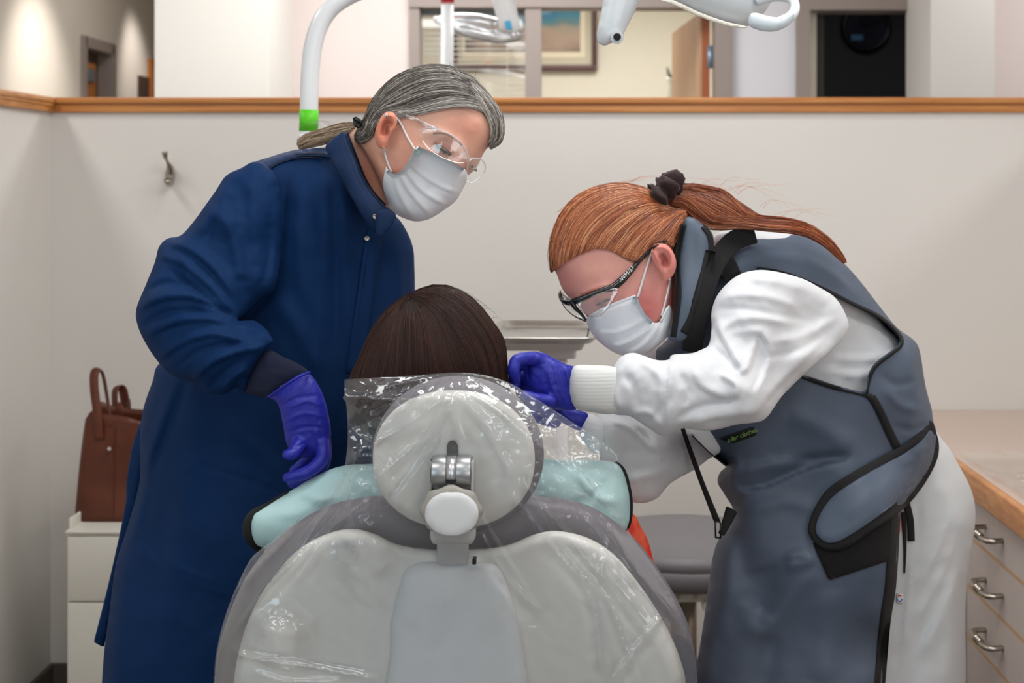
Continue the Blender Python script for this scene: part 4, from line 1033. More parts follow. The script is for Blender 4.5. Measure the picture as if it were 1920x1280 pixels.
# hair
M_ghair0 = mat('grey_hair_under', lin(60, 53, 48), .6, stretch=(1, 1, 1), var=.5, vscale=60)
hpoly = [(664, 262), (670, 238), (684, 222), (689, 200), (700, 184), (720, 161), (742, 142), (765, 130), (793, 123), (821, 121), (844, 125), (863, 133), (884, 147), (906, 167), (926, 188), (942, 212), (946, 240), (944, 260), (936, 272), (918, 280),
         (921, 262), (922, 243), (911, 220), (897, 205), (877, 199), (849, 202), (821, 205), (793, 213), (775, 217), (752, 214), (735, 206), (718, 209), (705, 226), (700, 250), (692, 260), (680, 270)]
gh = cap('hair', hpoly, gF, YH, .089, M_ghair0, gw, step=5, wob=.0015, wsc=.06)
HT = bvh(gh)
M_gst = hairmat('grey_strands', [(0, lin(34, 28, 24)), (.35, lin(66, 58, 52)), (.65, lin(104, 96, 88)), (.85, lin(150, 143, 134)), (1, lin(206, 200, 192))], .38)
M_gst2 = hairmat('light_grey_strands', [(0, lin(70, 63, 57)), (.4, lin(118, 111, 104)), (.8, lin(168, 161, 153)), (1, lin(216, 211, 205))], .38)
strands('hair_strands', [[(886, 147), (845, 125), (793, 123), (742, 142), (702, 183), (683, 224)], [(893, 156), (848, 138), (795, 140), (742, 164), (704, 198), (680, 232)], [(900, 172), (852, 156), (798, 162), (745, 185), (708, 210), (678, 238)],
    [(905, 186), (855, 172), (800, 180), (750, 200), (712, 210), (690, 238), (676, 246)], [(907, 200), (857, 187), (805, 195), (756, 208), (724, 206), (702, 226), (680, 252)]], 1500, HT, M_gst, gh, r=.00038, jit=2.2, seed=1, lift=.0005)
strands('hair_strands', [[(903, 188), (857, 184), (805, 192), (756, 206), (724, 205), (702, 226), (682, 250)], [(908, 203), (878, 196), (840, 197), (800, 206), (768, 214), (742, 211)], [(912, 212), (895, 203), (876, 199), (845, 202), (810, 207), (780, 215)]], 620, HT, M_gst2, gh, r=.00036, jit=2, seed=2, lift=.0008)
strands('hair_strands', [[(704, 228), (699, 248), (690, 261), (678, 270)], [(698, 226), (690, 243), (680, 256), (668, 262)], [(688, 222), (680, 236), (672, 246), (664, 254)]], 260, HT, M_gst, gh, r=.00036, jit=2, seed=3)
strands('hair_strands', [[(884, 147), (906, 167), (926, 188), (942, 212), (946, 240), (942, 262), (930, 273), (918, 279)], [(886, 152), (905, 175), (921, 197), (934, 220), (937, 244), (932, 263), (919, 276)], [(890, 165), (905, 186), (917, 208), (926, 228), (928, 250), (920, 268)], [(897, 186), (908, 202), (918, 222), (923, 245), (921, 262)]],
    800, HT, M_gst2, gh, r=.00038, jit=2.4, seed=4, lift=.0005)
ptl = tubep('ponytail', [(672, 240, 2.235, 13), (640, 246, 2.245, 14), (608, 256, 2.255, 15), (580, 264, 2.26, 14), (561, 270, 2.262, 10)], mat('brown_grey_ponytail', lin(128, 108, 88), .6, var=.5, vscale=70), gw, n=16, flat=(1, 1))
strands('ponytail_strands', [[(676, 230), (640, 234), (604, 241), (574, 252), (557, 268)], [(674, 240), (640, 244), (604, 254), (576, 262), (558, 274)], [(672, 252), (640, 256), (606, 268), (578, 274), (560, 278)]], 520, bvh(ptl), hairmat('ponytail_strand_mix', [(0, lin(88, 66, 48)), (.5, lin(146, 120, 94)), (1, lin(196, 178, 152))], .4), ptl, r=.0004, jit=2.6, seed=5, stray=.2, bumpy=.003)
cb_ = inflate('hair_clip', [(661, 222, 1), (668, 218), (680, 226, 1), (679, 236), (672, 241, 1), (664, 236)], 2.165, T=.008, m=mat('black_hair_clip', lin(14, 14, 16), .15), parent=gw, step=3, strokes=[([(663, 226), (677, 236)], 2, -.004)])
# mask
mk_out = [(782, 274, 1), (800, 281), (821, 291), (849, 305), (871, 316, 1), (876, 326), (874, 341), (866, 358), (858, 372), (852, 379, 1), (838, 390), (810, 408), (792, 414), (772, 414), (745, 403), (731, 389), (723, 370), (718, 347), (720, 328), (724, 312, 1), (729, 320), (737, 326), (749, 324), (759, 316), (766, 306), (772, 292)]
gmask = cap('face_mask', mk_out, gF, YH, .084, M_mask, gw, step=4, puff=.003, pw=12, lift=.003, front_only=.004, strokes=[
    ([(768, 308), (800, 335), (830, 352), (856, 362)], 3.5, .0045, 's'), ([(758, 318), (782, 350), (810, 372), (838, 386)], 5, .0042, 's'), ([(748, 326), (762, 352), (784, 380), (806, 404)], 5, .0036, 's'), ([(738, 330), (744, 356), (758, 384), (770, 408)], 5, .0028, 's'),
    ([(780, 284), (820, 305), (868, 326)], 3, -.0012), ([(866, 318), (850, 345), (830, 372)], 14, .003), ([(800, 350), (812, 360)], 12, -.002)])
MT = bvh(gmask)
ribbon('mask_top_band', [(784, 277), (820, 293), (848, 307), (869, 318)], 6, MT, M_maskb, gmask, lift=.0003, thick=.001)
ribbon('mask_side_band', [(780, 280), (772, 298), (762, 315), (748, 327), (737, 329), (727, 320)], 8, MT, M_maskb, gmask, lift=.0003, thick=.001)
box_ = patch('mint_print', [(781, 282, 1), (785, 279, 1), (791, 282, 1), (787, 293, 1), (777, 291, 1)], MT, mat('mint_print', lin(206, 234, 232), .7), gmask, lift=.0008, thick=.0004, step=3)
GT2 = bvh(gb, er, gmask, gh)
ribbon('ear_loop', [(744, 217), (752, 233), (764, 257), (779, 282)], 4.2, GT2, M_loop, gmask, lift=.001, thick=.003, step=5)
ribbon('ear_loop', [(719, 276), (723, 294), (730, 313), (735, 323)], 4, GT2, M_loop, gmask, lift=.001, thick=.003, step=5)
# clear glasses
gg = thing('glasses', '', '', (0, 0, 0)); rm(gg)
gl1 = ribbon('safety_glasses', [(757, 217), (775, 222), (795, 231), (820, 243)], 5, GT2, M_lens, gw, lift=.007, thick=.003, step=5, wid2=8)
M_lens2 = film('clear_polycarbonate', base=.04, gloss=.45, rough=.05, haze=.02, bump=.15, bscale=30)
ln1 = inflate('lens', [(787, 246), (800, 240), (820, 241), (844, 251), (863, 265), (876, 286), (877, 303), (862, 306), (842, 301), (820, 291), (800, 275), (789, 259)], [(790, 250, 2.108), (830, 270, 2.085), (876, 300, 2.10)], T=.004, m=M_lens2, parent=gl1, step=6)
ln2 = inflate('lens', [(877, 304), (886, 297), (903, 299), (910, 311), (906, 327), (891, 340), (881, 343), (875, 330)], [(877, 310, 2.10), (908, 315, 2.16)], T=.003, m=M_lens2, parent=gl1, step=5)
M_rim = mat('clear_rim', lin(225, 225, 230), .12, alpha=.45)
tubep('rim', [(787, 246, 2.103, 1.2), (800, 240, 2.097, 1.4), (820, 241, 2.088, 1.4), (844, 251, 2.08, 1.3), (863, 265, 2.08, 1.3), (876, 286, 2.088, 1.5), (880, 300, 2.095, 1.8), (886, 297, 2.10, 1.3), (903, 299, 2.12, 1.2), (910, 311, 2.14, 1.2), (906, 327, 2.145, 1.2), (891, 340, 2.13, 1.2), (881, 343, 2.12, 1.2)], M_rim, gl1, n=8)
for (a, b) in (((762, 219), (782, 226)), ((790, 230), (808, 239)), ((812, 240), (822, 246))):
    tubep('temple_ridge', [(a[0], a[1], hit(GT2, *a, 2.12)-.011, 1.6), (b[0], b[1], hit(GT2, *b, 2.11)-.012, 1.6)], M_lens2, gl1, n=8)
# gown
YG = [(650, 350, 2.30), (480, 400, 2.32), (750, 500, 2.36), (560, 700, 2.34), (450, 1000, 2.37), (450, 1300, 2.38), (240, 1000, 2.42)]
gow_folds = [([(640, 330), (652, 480), (660, 640)], 16, .007), ([(605, 318), (606, 430), (598, 560), (590, 700)], 15, .006), ([(562, 330), (560, 450), (575, 580)], 14, .006), ([(625, 330), (630, 480), (628, 660)], 8, -.004), ([(540, 330), (532, 400), (528, 480), (512, 545)], 3.5, -.005, 'c'),
    ([(692, 440), (684, 520), (674, 600), (664, 690)], 3, -.006, 'c'), ([(700, 440), (696, 520), (690, 620)], 9, .004), ([(742, 450), (748, 520), (752, 640)], 10, .005), ([(765, 470), (762, 560)], 7, -.004), ([(720, 470), (722, 560), (716, 640)], 8, -.003),
    ([(512, 545), (470, 590), (440, 640)], 10, -.012), ([(600, 700), (560, 620), (520, 560)], 18, .006), ([(330, 720), (300, 800), (270, 900), (250, 1000)], 10, .008), ([(350, 710), (320, 790), (285, 880)], 8, -.008), ([(370, 740), (350, 900), (320, 1100), (290, 1280)], 26, .007),
    ([(440, 760), (450, 900), (470, 1060), (480, 1280)], 30, .006), ([(560, 930), (520, 1060), (500, 1280)], 22, -.006), ([(352, 866), (420, 884), (526, 924)], 2.5, -.0035, 'c'), ([(352, 866), (340, 880), (356, 894)], 2, -.002, 'c'), ([(278, 960), (277, 1008), (296, 1046), (347, 1078), (441, 1111)], 2.5, -.0035, 'c'),
    ([(300, 1050), (380, 1090), (450, 1120)], 12, .003), ([(400, 780), (500, 860), (560, 930)], 14, .004), ([(240, 1040), (225, 1150), (215, 1280)], 12, .004), ([(265, 900), (262, 960), (240, 1030)], 8, .005)]
gown = inflate('gown', [(612, 280), (560, 280), (507, 294), (462, 313), (440, 360), (425, 440), (410, 540), (370, 640), (300, 680), (286, 715), (268, 769), (262, 830), (262, 900), (240, 985), (218, 1055), (205, 1149), (196, 1214), (191, 1280), (184, 1400), (180, 1540, 1), (560, 1540, 1), (575, 1350), (620, 1200), (715, 1040), (765, 860), (778, 640), (778, 545), (777, 500), (775, 467), (764, 436), (743, 406), (715, 400), (700, 382), (680, 345), (655, 300), (640, 288)],
    YG, T=.15, m=M_navy, parent=gw, strokes=gow_folds, step=7, wob=.003, wsc=.012, rg=.0016, rsc=.008)
gp = inflate('gown_back_panel', [(330, 720), (285, 745), (262, 795), (247, 840), (237, 905), (234, 952), (207, 1078), (180, 1186), (175, 1203, 1), (195, 1214, 1), (215, 1120), (260, 960), (300, 860)], [(240, 900, 2.44), (200, 1180, 2.46)], T=.03, m=M_navy, parent=gw, step=8,
    strokes=[([(300, 760), (262, 860), (245, 980)], 7, .006), ([(320, 760), (280, 880), (240, 1060)], 6, -.005)])
# yoke and collar
GG = bvh(gown)
yoke = patch('shoulder_yoke', [(613, 276, 1), (560, 281), (507, 295), (464, 313), (440, 330), (470, 313), (500, 318, 1), (520, 306), (560, 294), (600, 293), (622, 296, 1)], GG, mat('navy_yoke', lin(8, 38, 80), .6, bump=.25, bscale=500), gw, lift=.001, thick=.003, step=6)
tube_seam = ribbon('yoke_seam', [(500, 322), (516, 309), (540, 300), (575, 295), (604, 297)], 2.5, GG, M_navy2, gw, lift=.002, thick=.0025, step=6)
collar = inflate('collar', [(610, 276), (625, 259), (640, 249), (648, 247, 1), (655, 264), (665, 291), (682, 333), (698, 359), (718, 382), (742, 400, 1), (741, 410), (724, 430), (706, 438), (688, 420), (668, 386), (645, 345), (626, 308)],
    [(630, 265, 2.20), (660, 330, 2.165), (700, 400, 2.13), (740, 405, 2.14)], T=.022, m=M_navy3, parent=gw, step=5, k=.8,
    strokes=[([(622, 282), (640, 330), (662, 372), (690, 414)], 2.5, -.003, 'c'), ([(652, 262), (664, 300), (684, 345), (716, 388)], 3, .002), ([(644, 262), (656, 300), (676, 345), (708, 392)], 1.8, -.002, 'c')])
tag_in = ribbon('inner_collar', [(650, 250), (656, 266), (666, 292), (683, 334), (700, 362), (722, 386)], 7, bvh(gb, collar), M_navy2, gw, lift=.0, thick=.003, step=6)
CT = bvh(collar, gown)
placket = ribbon('placket', [(705, 432), (697, 470), (688, 540), (676, 620), (664, 700)], 30, GG, M_navy, gw, lift=.001, thick=.003, step=10, wid2=34)
PT = bvh(collar, gown, placket)
inflate('collar_tab', [(706, 398), (726, 392), (742, 403), (738, 418), (722, 440), (712, 446), (704, 436)], 2.118, T=.008, m=M_navy3, parent=gw, step=4)
for (sx, sy, mm) in ((704, 406, 1), (714, 420, 1), (688, 447, 0)):
    yy = hit(PT, sx, sy, 2.12)-.003
    if sx == 714: yy -= .004
    sn = lathe('snap', [(.0042, 0), (.0042, .0012), (.003, .002), (.0024, .0012), (.001, .0012)], (0, 0), M_nickel, gw, n=16)
    pz = P(sx, sy, yy-.003)
    for v in sn.data.vertices: v.co = Vector((pz.x+v.co.x, pz.y-v.co.z, pz.z+v.co.y))
# sleeve
sl_folds = [([(314, 455), (362, 472), (410, 515), (442, 565)], 11, .010, 's'), ([(298, 480), (345, 498), (395, 540), (438, 586)], 8, .008, 's'), ([(322, 504), (376, 550), (438, 594)], 5, -.014, 'c'), ([(262, 580), (300, 560), (350, 556), (400, 570), (440, 592)], 9, .010, 's'),
    ([(275, 545), (310, 530), (350, 535)], 6, -.007), ([(392, 390), (425, 420), (445, 470), (452, 530)], 14, .008), ([(430, 340), (405, 395), (372, 435)], 8, .005), ([(470, 330), (478, 420), (480, 500)], 14, .006), ([(412, 370), (398, 420), (390, 450)], 6, -.005),
    ([(505, 400), (505, 480), (490, 545)], 8, -.005), ([(275, 630), (330, 604), (400, 600), (455, 612), (495, 628)], 10, .009, 's'), ([(268, 612), (320, 585), (390, 585)], 6, -.007), ([(300, 672), (345, 642), (400, 628), (460, 642)], 9, .008, 's'), ([(330, 690), (380, 655), (440, 645), (505, 640)], 5, -.008, 'c'),
    ([(365, 712), (400, 680), (450, 660), (500, 652)], 8, .009, 's'), ([(392, 728), (430, 690), (465, 672)], 6, -.007, 'c'), ([(415, 735), (440, 705), (462, 690)], 6, .007), ([(440, 722), (452, 712), (464, 708)], 4, -.005), ([(330, 470), (350, 500), (352, 530)], 5, .005), ([(450, 600), (480, 606), (505, 630)], 6, .006),
    ([(360, 580), (400, 590), (440, 606)], 5, -.006)]
slv = inflate('sleeve', [(480, 303), (452, 315), (424, 329), (404, 358), (387, 382), (363, 415), (339, 441), (314, 447), (298, 463), (290, 492), (274, 532), (256, 577), (257, 606), (270, 638), (294, 675), (322, 703), (371, 721), (387, 735), (420, 740), (444, 725), (459, 737, 1), (470, 700), (497, 655), (514, 640, 1), (500, 618), (480, 602), (466, 600), (446, 600), (462, 586), (490, 560), (513, 541), (524, 500), (528, 440), (526, 370), (514, 325)],
    [(470, 350, 2.22), (400, 420, 2.19), (510, 450, 2.23), (300, 590, 2.14), (480, 570, 2.20), (400, 660, 2.12), (500, 650, 2.10)], T=.075, m=M_navy, parent=gw, strokes=sl_folds, step=5.5, wob=.0018, wsc=.03, rg=.0028, rsc=.010)
cuf = inflate('cuff', [(470, 690), (484, 668), (504, 656), (530, 668), (560, 682), (580, 697), (578, 708), (545, 720), (520, 735), (503, 746), (478, 740), (462, 733)], [(480, 700, 2.125), (560, 710, 2.11)], T=.034, m=M_navy2, parent=gw, step=5, wob=.0012, wsc=.08)
gl_ = hand('glove', [(503, 742), (530, 720), (560, 702), (578, 698), (592, 713), (608, 745), (619, 790), (620, 825), (608, 848), (580, 858), (552, 852), (537, 832), (530, 795), (520, 756)],
    [[(560, 835, 2.09, 15), (550, 850, 2.075, 12.5), (540, 852, 2.07, 11)],
     [(604, 830, 2.10, 14), (604, 860, 2.09, 13), (578, 884, 2.082, 12.5), (548, 893, 2.08, 11), (540, 895, 2.08, 10.5)],
     [(608, 825, 2.12, 13.5), (608, 866, 2.115, 12.5), (586, 892, 2.11, 12), (556, 905, 2.105, 10.5), (548, 905, 2.105, 10)],
     [(604, 820, 2.14, 13), (600, 862, 2.145, 12), (575, 890, 2.14, 11), (555, 900, 2.13, 10)],
     [(590, 820, 2.155, 12), (580, 855, 2.165, 11), (560, 875, 2.16, 10), (550, 882, 2.155, 9)]],
    [(540, 730, 2.112), (590, 830, 2.115)], .034, M_glove, gw, strokes=[([(530, 760), (560, 745), (595, 742)], 3, -.0015), ([(532, 790), (570, 775), (610, 782)], 3, .0014), ([(540, 765), (575, 752), (600, 760)], 3, .0014), ([(538, 812), (575, 800), (612, 805)], 3, -.0014), ([(590, 800), (600, 835)], 5, .002), ([(552, 840), (575, 828)], 3, -.002), ([(575, 780), (588, 830)], 6, -.0016)])
tubep('glove_rim', [(503, 744, 2.10, 3), (522, 731, 2.078, 3), (548, 713, 2.072, 3), (566, 703, 2.078, 3), (580, 698, 2.10, 3)], M_glove, gw, n=8)
# hidden far arm's glove, shoes and trousers below the frame
shoe = lambda nm, x, yy, p: inflate(nm, [(x-45, 1890), (x-10, 1860), (x+20, 1862), (x+45, 1900), (x+90, 1925), (x+95, 1953), (x+80, 1958), (x-50, 1958)], yy, T=.05, m=M_blackp, parent=p, step=10)
shoe('shoe', 395, 2.4, gw); shoe('shoe', 480, 2.45, gw)
M_trn = mat('navy_trousers', lin(20, 24, 48), .8)
for x, yy in ((405, 2.37), (485, 2.47)): tubep('trouser_leg', [(x, 1400, yy, 78), (x-4, 1700, yy, 60), (x-6, 1880, yy, 56)], M_trn, gw, n=20)
# ================= red-haired person in the grey lead apron =================
rw = thing('person', 'person with red ponytail in grey lead apron and white coat, leaning in from the right', 'person', (P(1600, 0, 2.4)[0], 2.4, 0))
M_skin2 = mat('fair_pink_skin', lin(206, 140, 132), .5, sss=.12, attr='tint', var=.05, vscale=70, bump=.2, bscale=420)
R0 = lin(222, 156, 146); R1 = lin(214, 122, 118); R2 = lin(228, 168, 152)
YR = 2.20
r_outer = cr([(1030, 500), (1031, 455), (1042, 420), (1059, 389), (1083, 365), (1117, 348), (1152, 343), (1186, 345), (1204, 351), (1228, 362), (1252, 382), (1272, 394), (1288, 394), (1284, 410), (1278, 438), (1272, 470), (1268, 520), (1264, 585), (1260, 609), (1251, 632), (1234, 648), (1216, 661), (1190, 668), (1159, 664), (1131, 647), (1110, 626), (1099, 602), (1085, 580), (1062, 560), (1050, 545), (1042, 524), (1036, 508)], 6)
rF = Field(r_outer, 4)
head = inflate('head', None, YR, T=.083, poly=shrink(r_outer, 5), step=7)
neck = inflate('neck', [(1240, 440), (1285, 420), (1330, 440), (1350, 500), (1330, 580), (1290, 620), (1245, 600), (1225, 520)], 2.24, T=.058, step=8)
parts = [head, neck,
    capsule([(1390, 530, 2.36, 40), (1480, 600, 2.36, 70), (1570, 730, 2.39, 76), (1620, 880, 2.42, 74), (1630, 980, 2.43, 74)], 20),
    capsule([(1480, 580, 2.27, 38), (1430, 650, 2.20, 34), (1370, 725, 2.11, 28), (1250, 730, 2.07, 24), (1120, 727, 2.06, 19), (1050, 717, 2.062, 15)], 14),
    capsule([(1400, 580, 2.44, 50), (1340, 700, 2.42, 44), (1280, 830, 2.32, 38), (1190, 840, 2.2, 24), (1100, 795, 2.14, 18)], 14),
    capsule([(1600, 980, 2.45, 70), (1590, 1400, 2.46, 58), (1590, 1860, 2.46, 38)], 14), capsule([(1660, 980, 2.52, 70), (1670, 1400, 2.54, 58), (1680, 1790, 2.54, 38)], 14)]
rb = union('body', parts, .0042, M_skin2, rw, smooth=2)
sculpt(rb, [([(1118, 563)], 17, -.007, 'b'), ([(1128, 560)], 8, .004, 'b'), ([(1085, 556), (1110, 545), (1145, 533)], 6, .004), ([(1175, 560)], 22, .004, 'b'), ([(1060, 520)], 18, -.002, 'b'), ([(1205, 540), (1212, 580)], 14, -.003), ([(1240, 540), (1238, 600)], 8, .003), ([(1255, 560), (1252, 600)], 7, -.004)], ymax=2.2)
vcol(rb, R0, [(1210, 580, 32, 40, lin(204, 92, 92), .65), (1060, 520, 26, 24, lin(206, 132, 126), .6), (1120, 500, 45, 22, R2, .8), (1175, 520, 30, 22, R2, .6), (1115, 570, 25, 10, lin(186, 110, 108), .6), (1258, 560, 12, 60, lin(196, 96, 92), .6), (1200, 480, 30, 12, lin(226, 170, 132), .5)])
RT_ = bvh(rb)
er = inflate('ear', [(1221, 470), (1226, 459), (1238, 456), (1252, 460), (1263, 474), (1268, 492), (1265, 510), (1255, 523), (1244, 527), (1240, 516), (1232, 503), (1223, 488)], 2.130, T=.013, m=M_skin2, parent=rw, step=3,
    strokes=[([(1228, 464), (1244, 462), (1258, 474), (1262, 492), (1257, 512)], 4, .0045), ([(1238, 476), (1247, 488), (1247, 502)], 6, -.011), ([(1228, 472), (1234, 490)], 3, .003), ([(1250, 470), (1256, 484)], 2.6, -.003)])
vcol(er, lin(216, 138, 126), [(1246, 488, 8, 13, lin(128, 50, 46), .75), (1260, 480, 7, 22, lin(222, 126, 116), .5)])  # hollow of the ear darkened in colour, shade painted in
eb = inflate('eye', sup(1131, 566, 7.5, 3.0, 2), hit(RT_, 1131, 566)-.001, T=.004, m=M_eye, parent=rw, step=2); inflate('iris', sup(1127, 567.5, 3.6, 3, 2), hit(RT_, 1131, 566)-.0035, T=.002, m=mat('blue_grey_iris', lin(70, 84, 96), .2), parent=eb, step=1.5)
ribbon('eyelashes', [(1118, 572), (1126, 568), (1136, 563), (1145, 562)], 2.6, RT_, M_lash, rw, lift=.003, thick=.002, step=2)
ribbon('eyebrow', [(1090, 553), (1110, 545), (1132, 541)], 5, RT_, mat('ginger_brow', lin(176, 104, 84), .8), rw, lift=0, thick=.0012, step=3)
# hair
rh_poly = [(1030, 500), (1031, 455), (1042, 420), (1059, 389), (1083, 365), (1117, 348), (1152, 343), (1186, 345), (1204, 351), (1228, 362), (1252, 382), (1270, 393), (1288, 394), (1284, 410), (1278, 438), (1270, 462), (1260, 462), (1245, 455), (1232, 456), (1222, 464), (1214, 478), (1200, 490), (1190, 492), (1172, 485), (1145, 470), (1117, 466), (1090, 475), (1059, 492), (1042, 504), (1034, 512)]
M_rhair0 = mat('red_hair_under', lin(112, 54, 30), .6, var=.4, vscale=60)
rh = cap('hair', rh_poly, rF, YR, .089, M_rhair0, rw, step=5, wob=.0015, wsc=.06)
M_rst = hairmat('copper_strands', [(0, lin(92, 40, 20)), (.3, lin(140, 70, 36)), (.65, lin(176, 98, 56)), (.88, lin(200, 130, 84)), (1, lin(226, 172, 124))], .36)
RH = bvh(rh)
gd = [[(1034, 508), (1031, 460), (1050, 402), (1090, 361), (1150, 344), (1204, 351), (1236, 368)], [(1042, 503), (1045, 455), (1072, 398), (1112, 367), (1165, 352), (1208, 360), (1240, 374)],
      [(1059, 491), (1070, 445), (1098, 402), (1140, 374), (1185, 362), (1222, 368), (1246, 380)], [(1085, 476), (1100, 440), (1130, 408), (1170, 384), (1205, 374), (1232, 376), (1252, 386)],
      [(1117, 465), (1135, 436), (1162, 412), (1195, 392), (1225, 384), (1258, 392)], [(1145, 469), (1162, 446), (1186, 422), (1215, 402), (1240, 393), (1266, 396)],
      [(1172, 484), (1190, 458), (1212, 434), (1236, 412), (1262, 398), (1282, 396)], [(1195, 491), (1212, 462), (1232, 440), (1252, 420), (1270, 402), (1286, 397)],
      [(1218, 474), (1230, 452), (1246, 436), (1262, 418), (1278, 402), (1287, 398)], [(1240, 458), (1252, 448), (1265, 434), (1277, 416), (1286, 400)], [(1262, 462), (1268, 450), (1277, 434), (1283, 412), (1287, 400)]]
strands('hair_strands', gd, 3000, RH, M_rst, rh, r=.0004, jit=2.2, seed=11, lift=.0005, stray=.03)
pon = [(1240, 376, 2.215, 18), (1264, 374, 2.215, 24), (1290, 380, 2.225, 27), (1320, 384, 2.225, 30), (1352, 392, 2.22, 32), (1385, 404, 2.22, 24), (1425, 418, 2.22, 15), (1470, 424, 2.22, 13), (1510, 432, 2.23, 12), (1545, 450, 2.24, 11), (1570, 474, 2.25, 8), (1584, 490, 2.26, 4)]
pt_ = tubep('ponytail', pon, M_rhair0, rw, n=20)
M_rst2 = hairmat('auburn_strands', [(0, lin(70, 28, 16)), (.35, lin(122, 56, 30)), (.7, lin(160, 82, 46)), (1, lin(204, 128, 80))], .34)
strands('ponytail_strands', [[(1262, 354), (1289, 346), (1325, 351), (1356, 358), (1377, 374), (1398, 398), (1428, 406), (1472, 410), (1514, 420), (1548, 441), (1572, 465), (1588, 492)],
    [(1264, 360), (1292, 356), (1326, 366), (1352, 380), (1376, 394), (1400, 408), (1430, 412), (1474, 416), (1515, 427), (1548, 448), (1570, 470), (1586, 492)],
    [(1264, 368), (1290, 372), (1316, 392), (1340, 410), (1372, 412), (1404, 412), (1440, 420), (1480, 424), (1520, 434), (1550, 454), (1570, 476), (1584, 493)],
    [(1262, 376), (1284, 388), (1304, 408), (1328, 422), (1360, 424), (1396, 422), (1440, 426), (1480, 430), (1520, 440), (1550, 460), (1568, 480), (1582, 494)]], 1500, bvh(pt_), M_rst2, pt_, r=.00042, jit=3.0, tapr=.9, seed=12, stray=.12, bumpy=.005, seg=18)
def fly(name, curves, m, parent, r=.00025):
    V = []; FF = []
    for c in curves:
        a = crn([list(P(*p)) for p in c], 6); v, f = tubeV(a, [r*(1-.7*i/len(a)) for i in range(len(a))], 3); n = len(V); V += v; FF += [tuple(i+n for i in q_) for q_ in f]
    o = mk(name, V, FF, m, parent, False); o['kind'] = 'stuff'; return o
rr = random.Random(9)
fl = []
for i in range(20):
    x = rr.uniform(1230, 1480); y = 352 if x < 1370 else 352+(x-1370)*.55
    L_ = rr.uniform(50, 130); h_ = rr.uniform(2, 24)
    d1_, d2_ = rr.uniform(-.3, .3), rr.uniform(-.2, .4); fl.append([(x, y+6, 2.21), (x+L_*(.3+d1_*.4), y-h_*.8, 2.2), (x+L_*(.7+d1_*.3), y-h_*.5+L_*d2_*.3, 2.2), (x+L_, y+L_*d2_, 2.21)])
for i in range(16):
    a = rr.uniform(0, 1); x = 1040+a*150; y = 400-a*58-math.sin(a*3)*10; fl.append([(x, y, 2.2), (x+14, y-5-rr.random()*5, 2.19), (x+34, y-9-rr.random()*6, 2.19), (x+58, y-12, 2.2)])
fly('flyaway_hairs', fl, mat('fine_copper_hair', lin(190, 120, 76), .5), rh)
fl = []
for i in range(26):
    x = rr.uniform(840, 892); y = 126+(x-840)*.5; a = rr.uniform(-2.4, -.3); L_ = rr.uniform(10, 30); fl.append([(x, y, 2.19), (x+math.cos(a)*L_*.5, y+math.sin(a)*L_*.6, 2.18), (x+math.cos(a+.5)*L_, y+math.sin(a+.6)*L_*.9, 2.18)])
for i in range(20):
    x = rr.uniform(600, 668); y = 238-(x-600)*.05; fl.append([(x, y+3, 2.24), (x-8, y-7, 2.23), (x-24, y-8-rr.random()*4, 2.23), (x-40, y+1, 2.24)])
fly('flyaway_hairs', fl, mat('fine_grey_hair', lin(150, 146, 142), .5), gh, r=.0002)
# scrunchie: puckered velvet ring
V = []; FF = []; n, mm = 72, 14; c0 = P(1238, 362, 2.20); ax = Vector((.55, 0, -.62)).normalized(); up_ = Vector((0, -1, 0)); sd = ax.cross(up_).normalized()
for i in range(n):
    a = 2*PI*i/n; R = .026+.0035*math.sin(a*9+.5); rr_ = .0135+.0045*math.sin(a*9)+.002*math.sin(a*17+1)
    d = up_*math.cos(a)+sd*math.sin(a)
    for j in range(mm):
        b = 2*PI*j/mm; w_ = rr_*(1+.18*math.sin(b*3+a*9)); V.append(c0+d*(R+w_*math.cos(b))*1.0+ax*w_*math.sin(b)*1.1)
        FF.append((i*mm+j, ((i+1) % n)*mm+j, ((i+1) % n)*mm+(j+1) % mm, i*mm+(j+1) % mm))
mk('scrunchie', V, FF, mat('dark_plum_velvet', lin(44, 24, 25), .8, sheen=.1, bump=.3, bscale=300), rw)
# mask
rm_out = [(1099, 603), (1103, 593), (1118, 583), (1135, 575), (1168, 561), (1191, 552, 1), (1196, 562), (1203, 578), (1212, 591), (1220, 601), (1228, 605), (1236, 603), (1243, 590), (1249, 577), (1255, 571, 1), (1261, 585), (1261, 609), (1252, 631), (1234, 648), (1216, 661), (1190, 668), (1159, 664), (1131, 647), (1111, 627)]
rmask = cap('face_mask', rm_out, rF, YR, .084, M_mask, rw, step=4, puff=.003, pw=12, lift=.003, front_only=.004, strokes=[
    ([(1212, 594), (1180, 612), (1150, 622), (1122, 622)], 5, .0040, 's'), ([(1224, 606), (1200, 626), (1170, 642), (1144, 648)], 5, .0044, 's'), ([(1234, 606), (1218, 632), (1196, 652), (1172, 662)], 5, .0042, 's'), ([(1244, 598), (1238, 626), (1222, 650), (1204, 663)], 4, .0036, 's'),
    ([(1192, 556), (1150, 572), (1106, 596)], 3, -.0012), ([(1118, 590), (1112, 612), (1128, 636)], 12, .003), ([(1240, 610), (1250, 600)], 4, -.002)])
MT = bvh(rmask)
ribbon('mask_top_band', [(1188, 556), (1160, 566), (1132, 579), (1106, 594)], 6, MT, M_maskb, rmask, lift=.0003, thick=.001)
ribbon('mask_side_band', [(1190, 556), (1198, 574), (1208, 592), (1222, 605)], 8, MT, M_maskb, rmask, lift=.0003, thick=.001)
ribbon('mask_side_band', [(1238, 604), (1246, 590), (1255, 576)], 5, MT, M_maskb, rmask, lift=.0003, thick=.001)
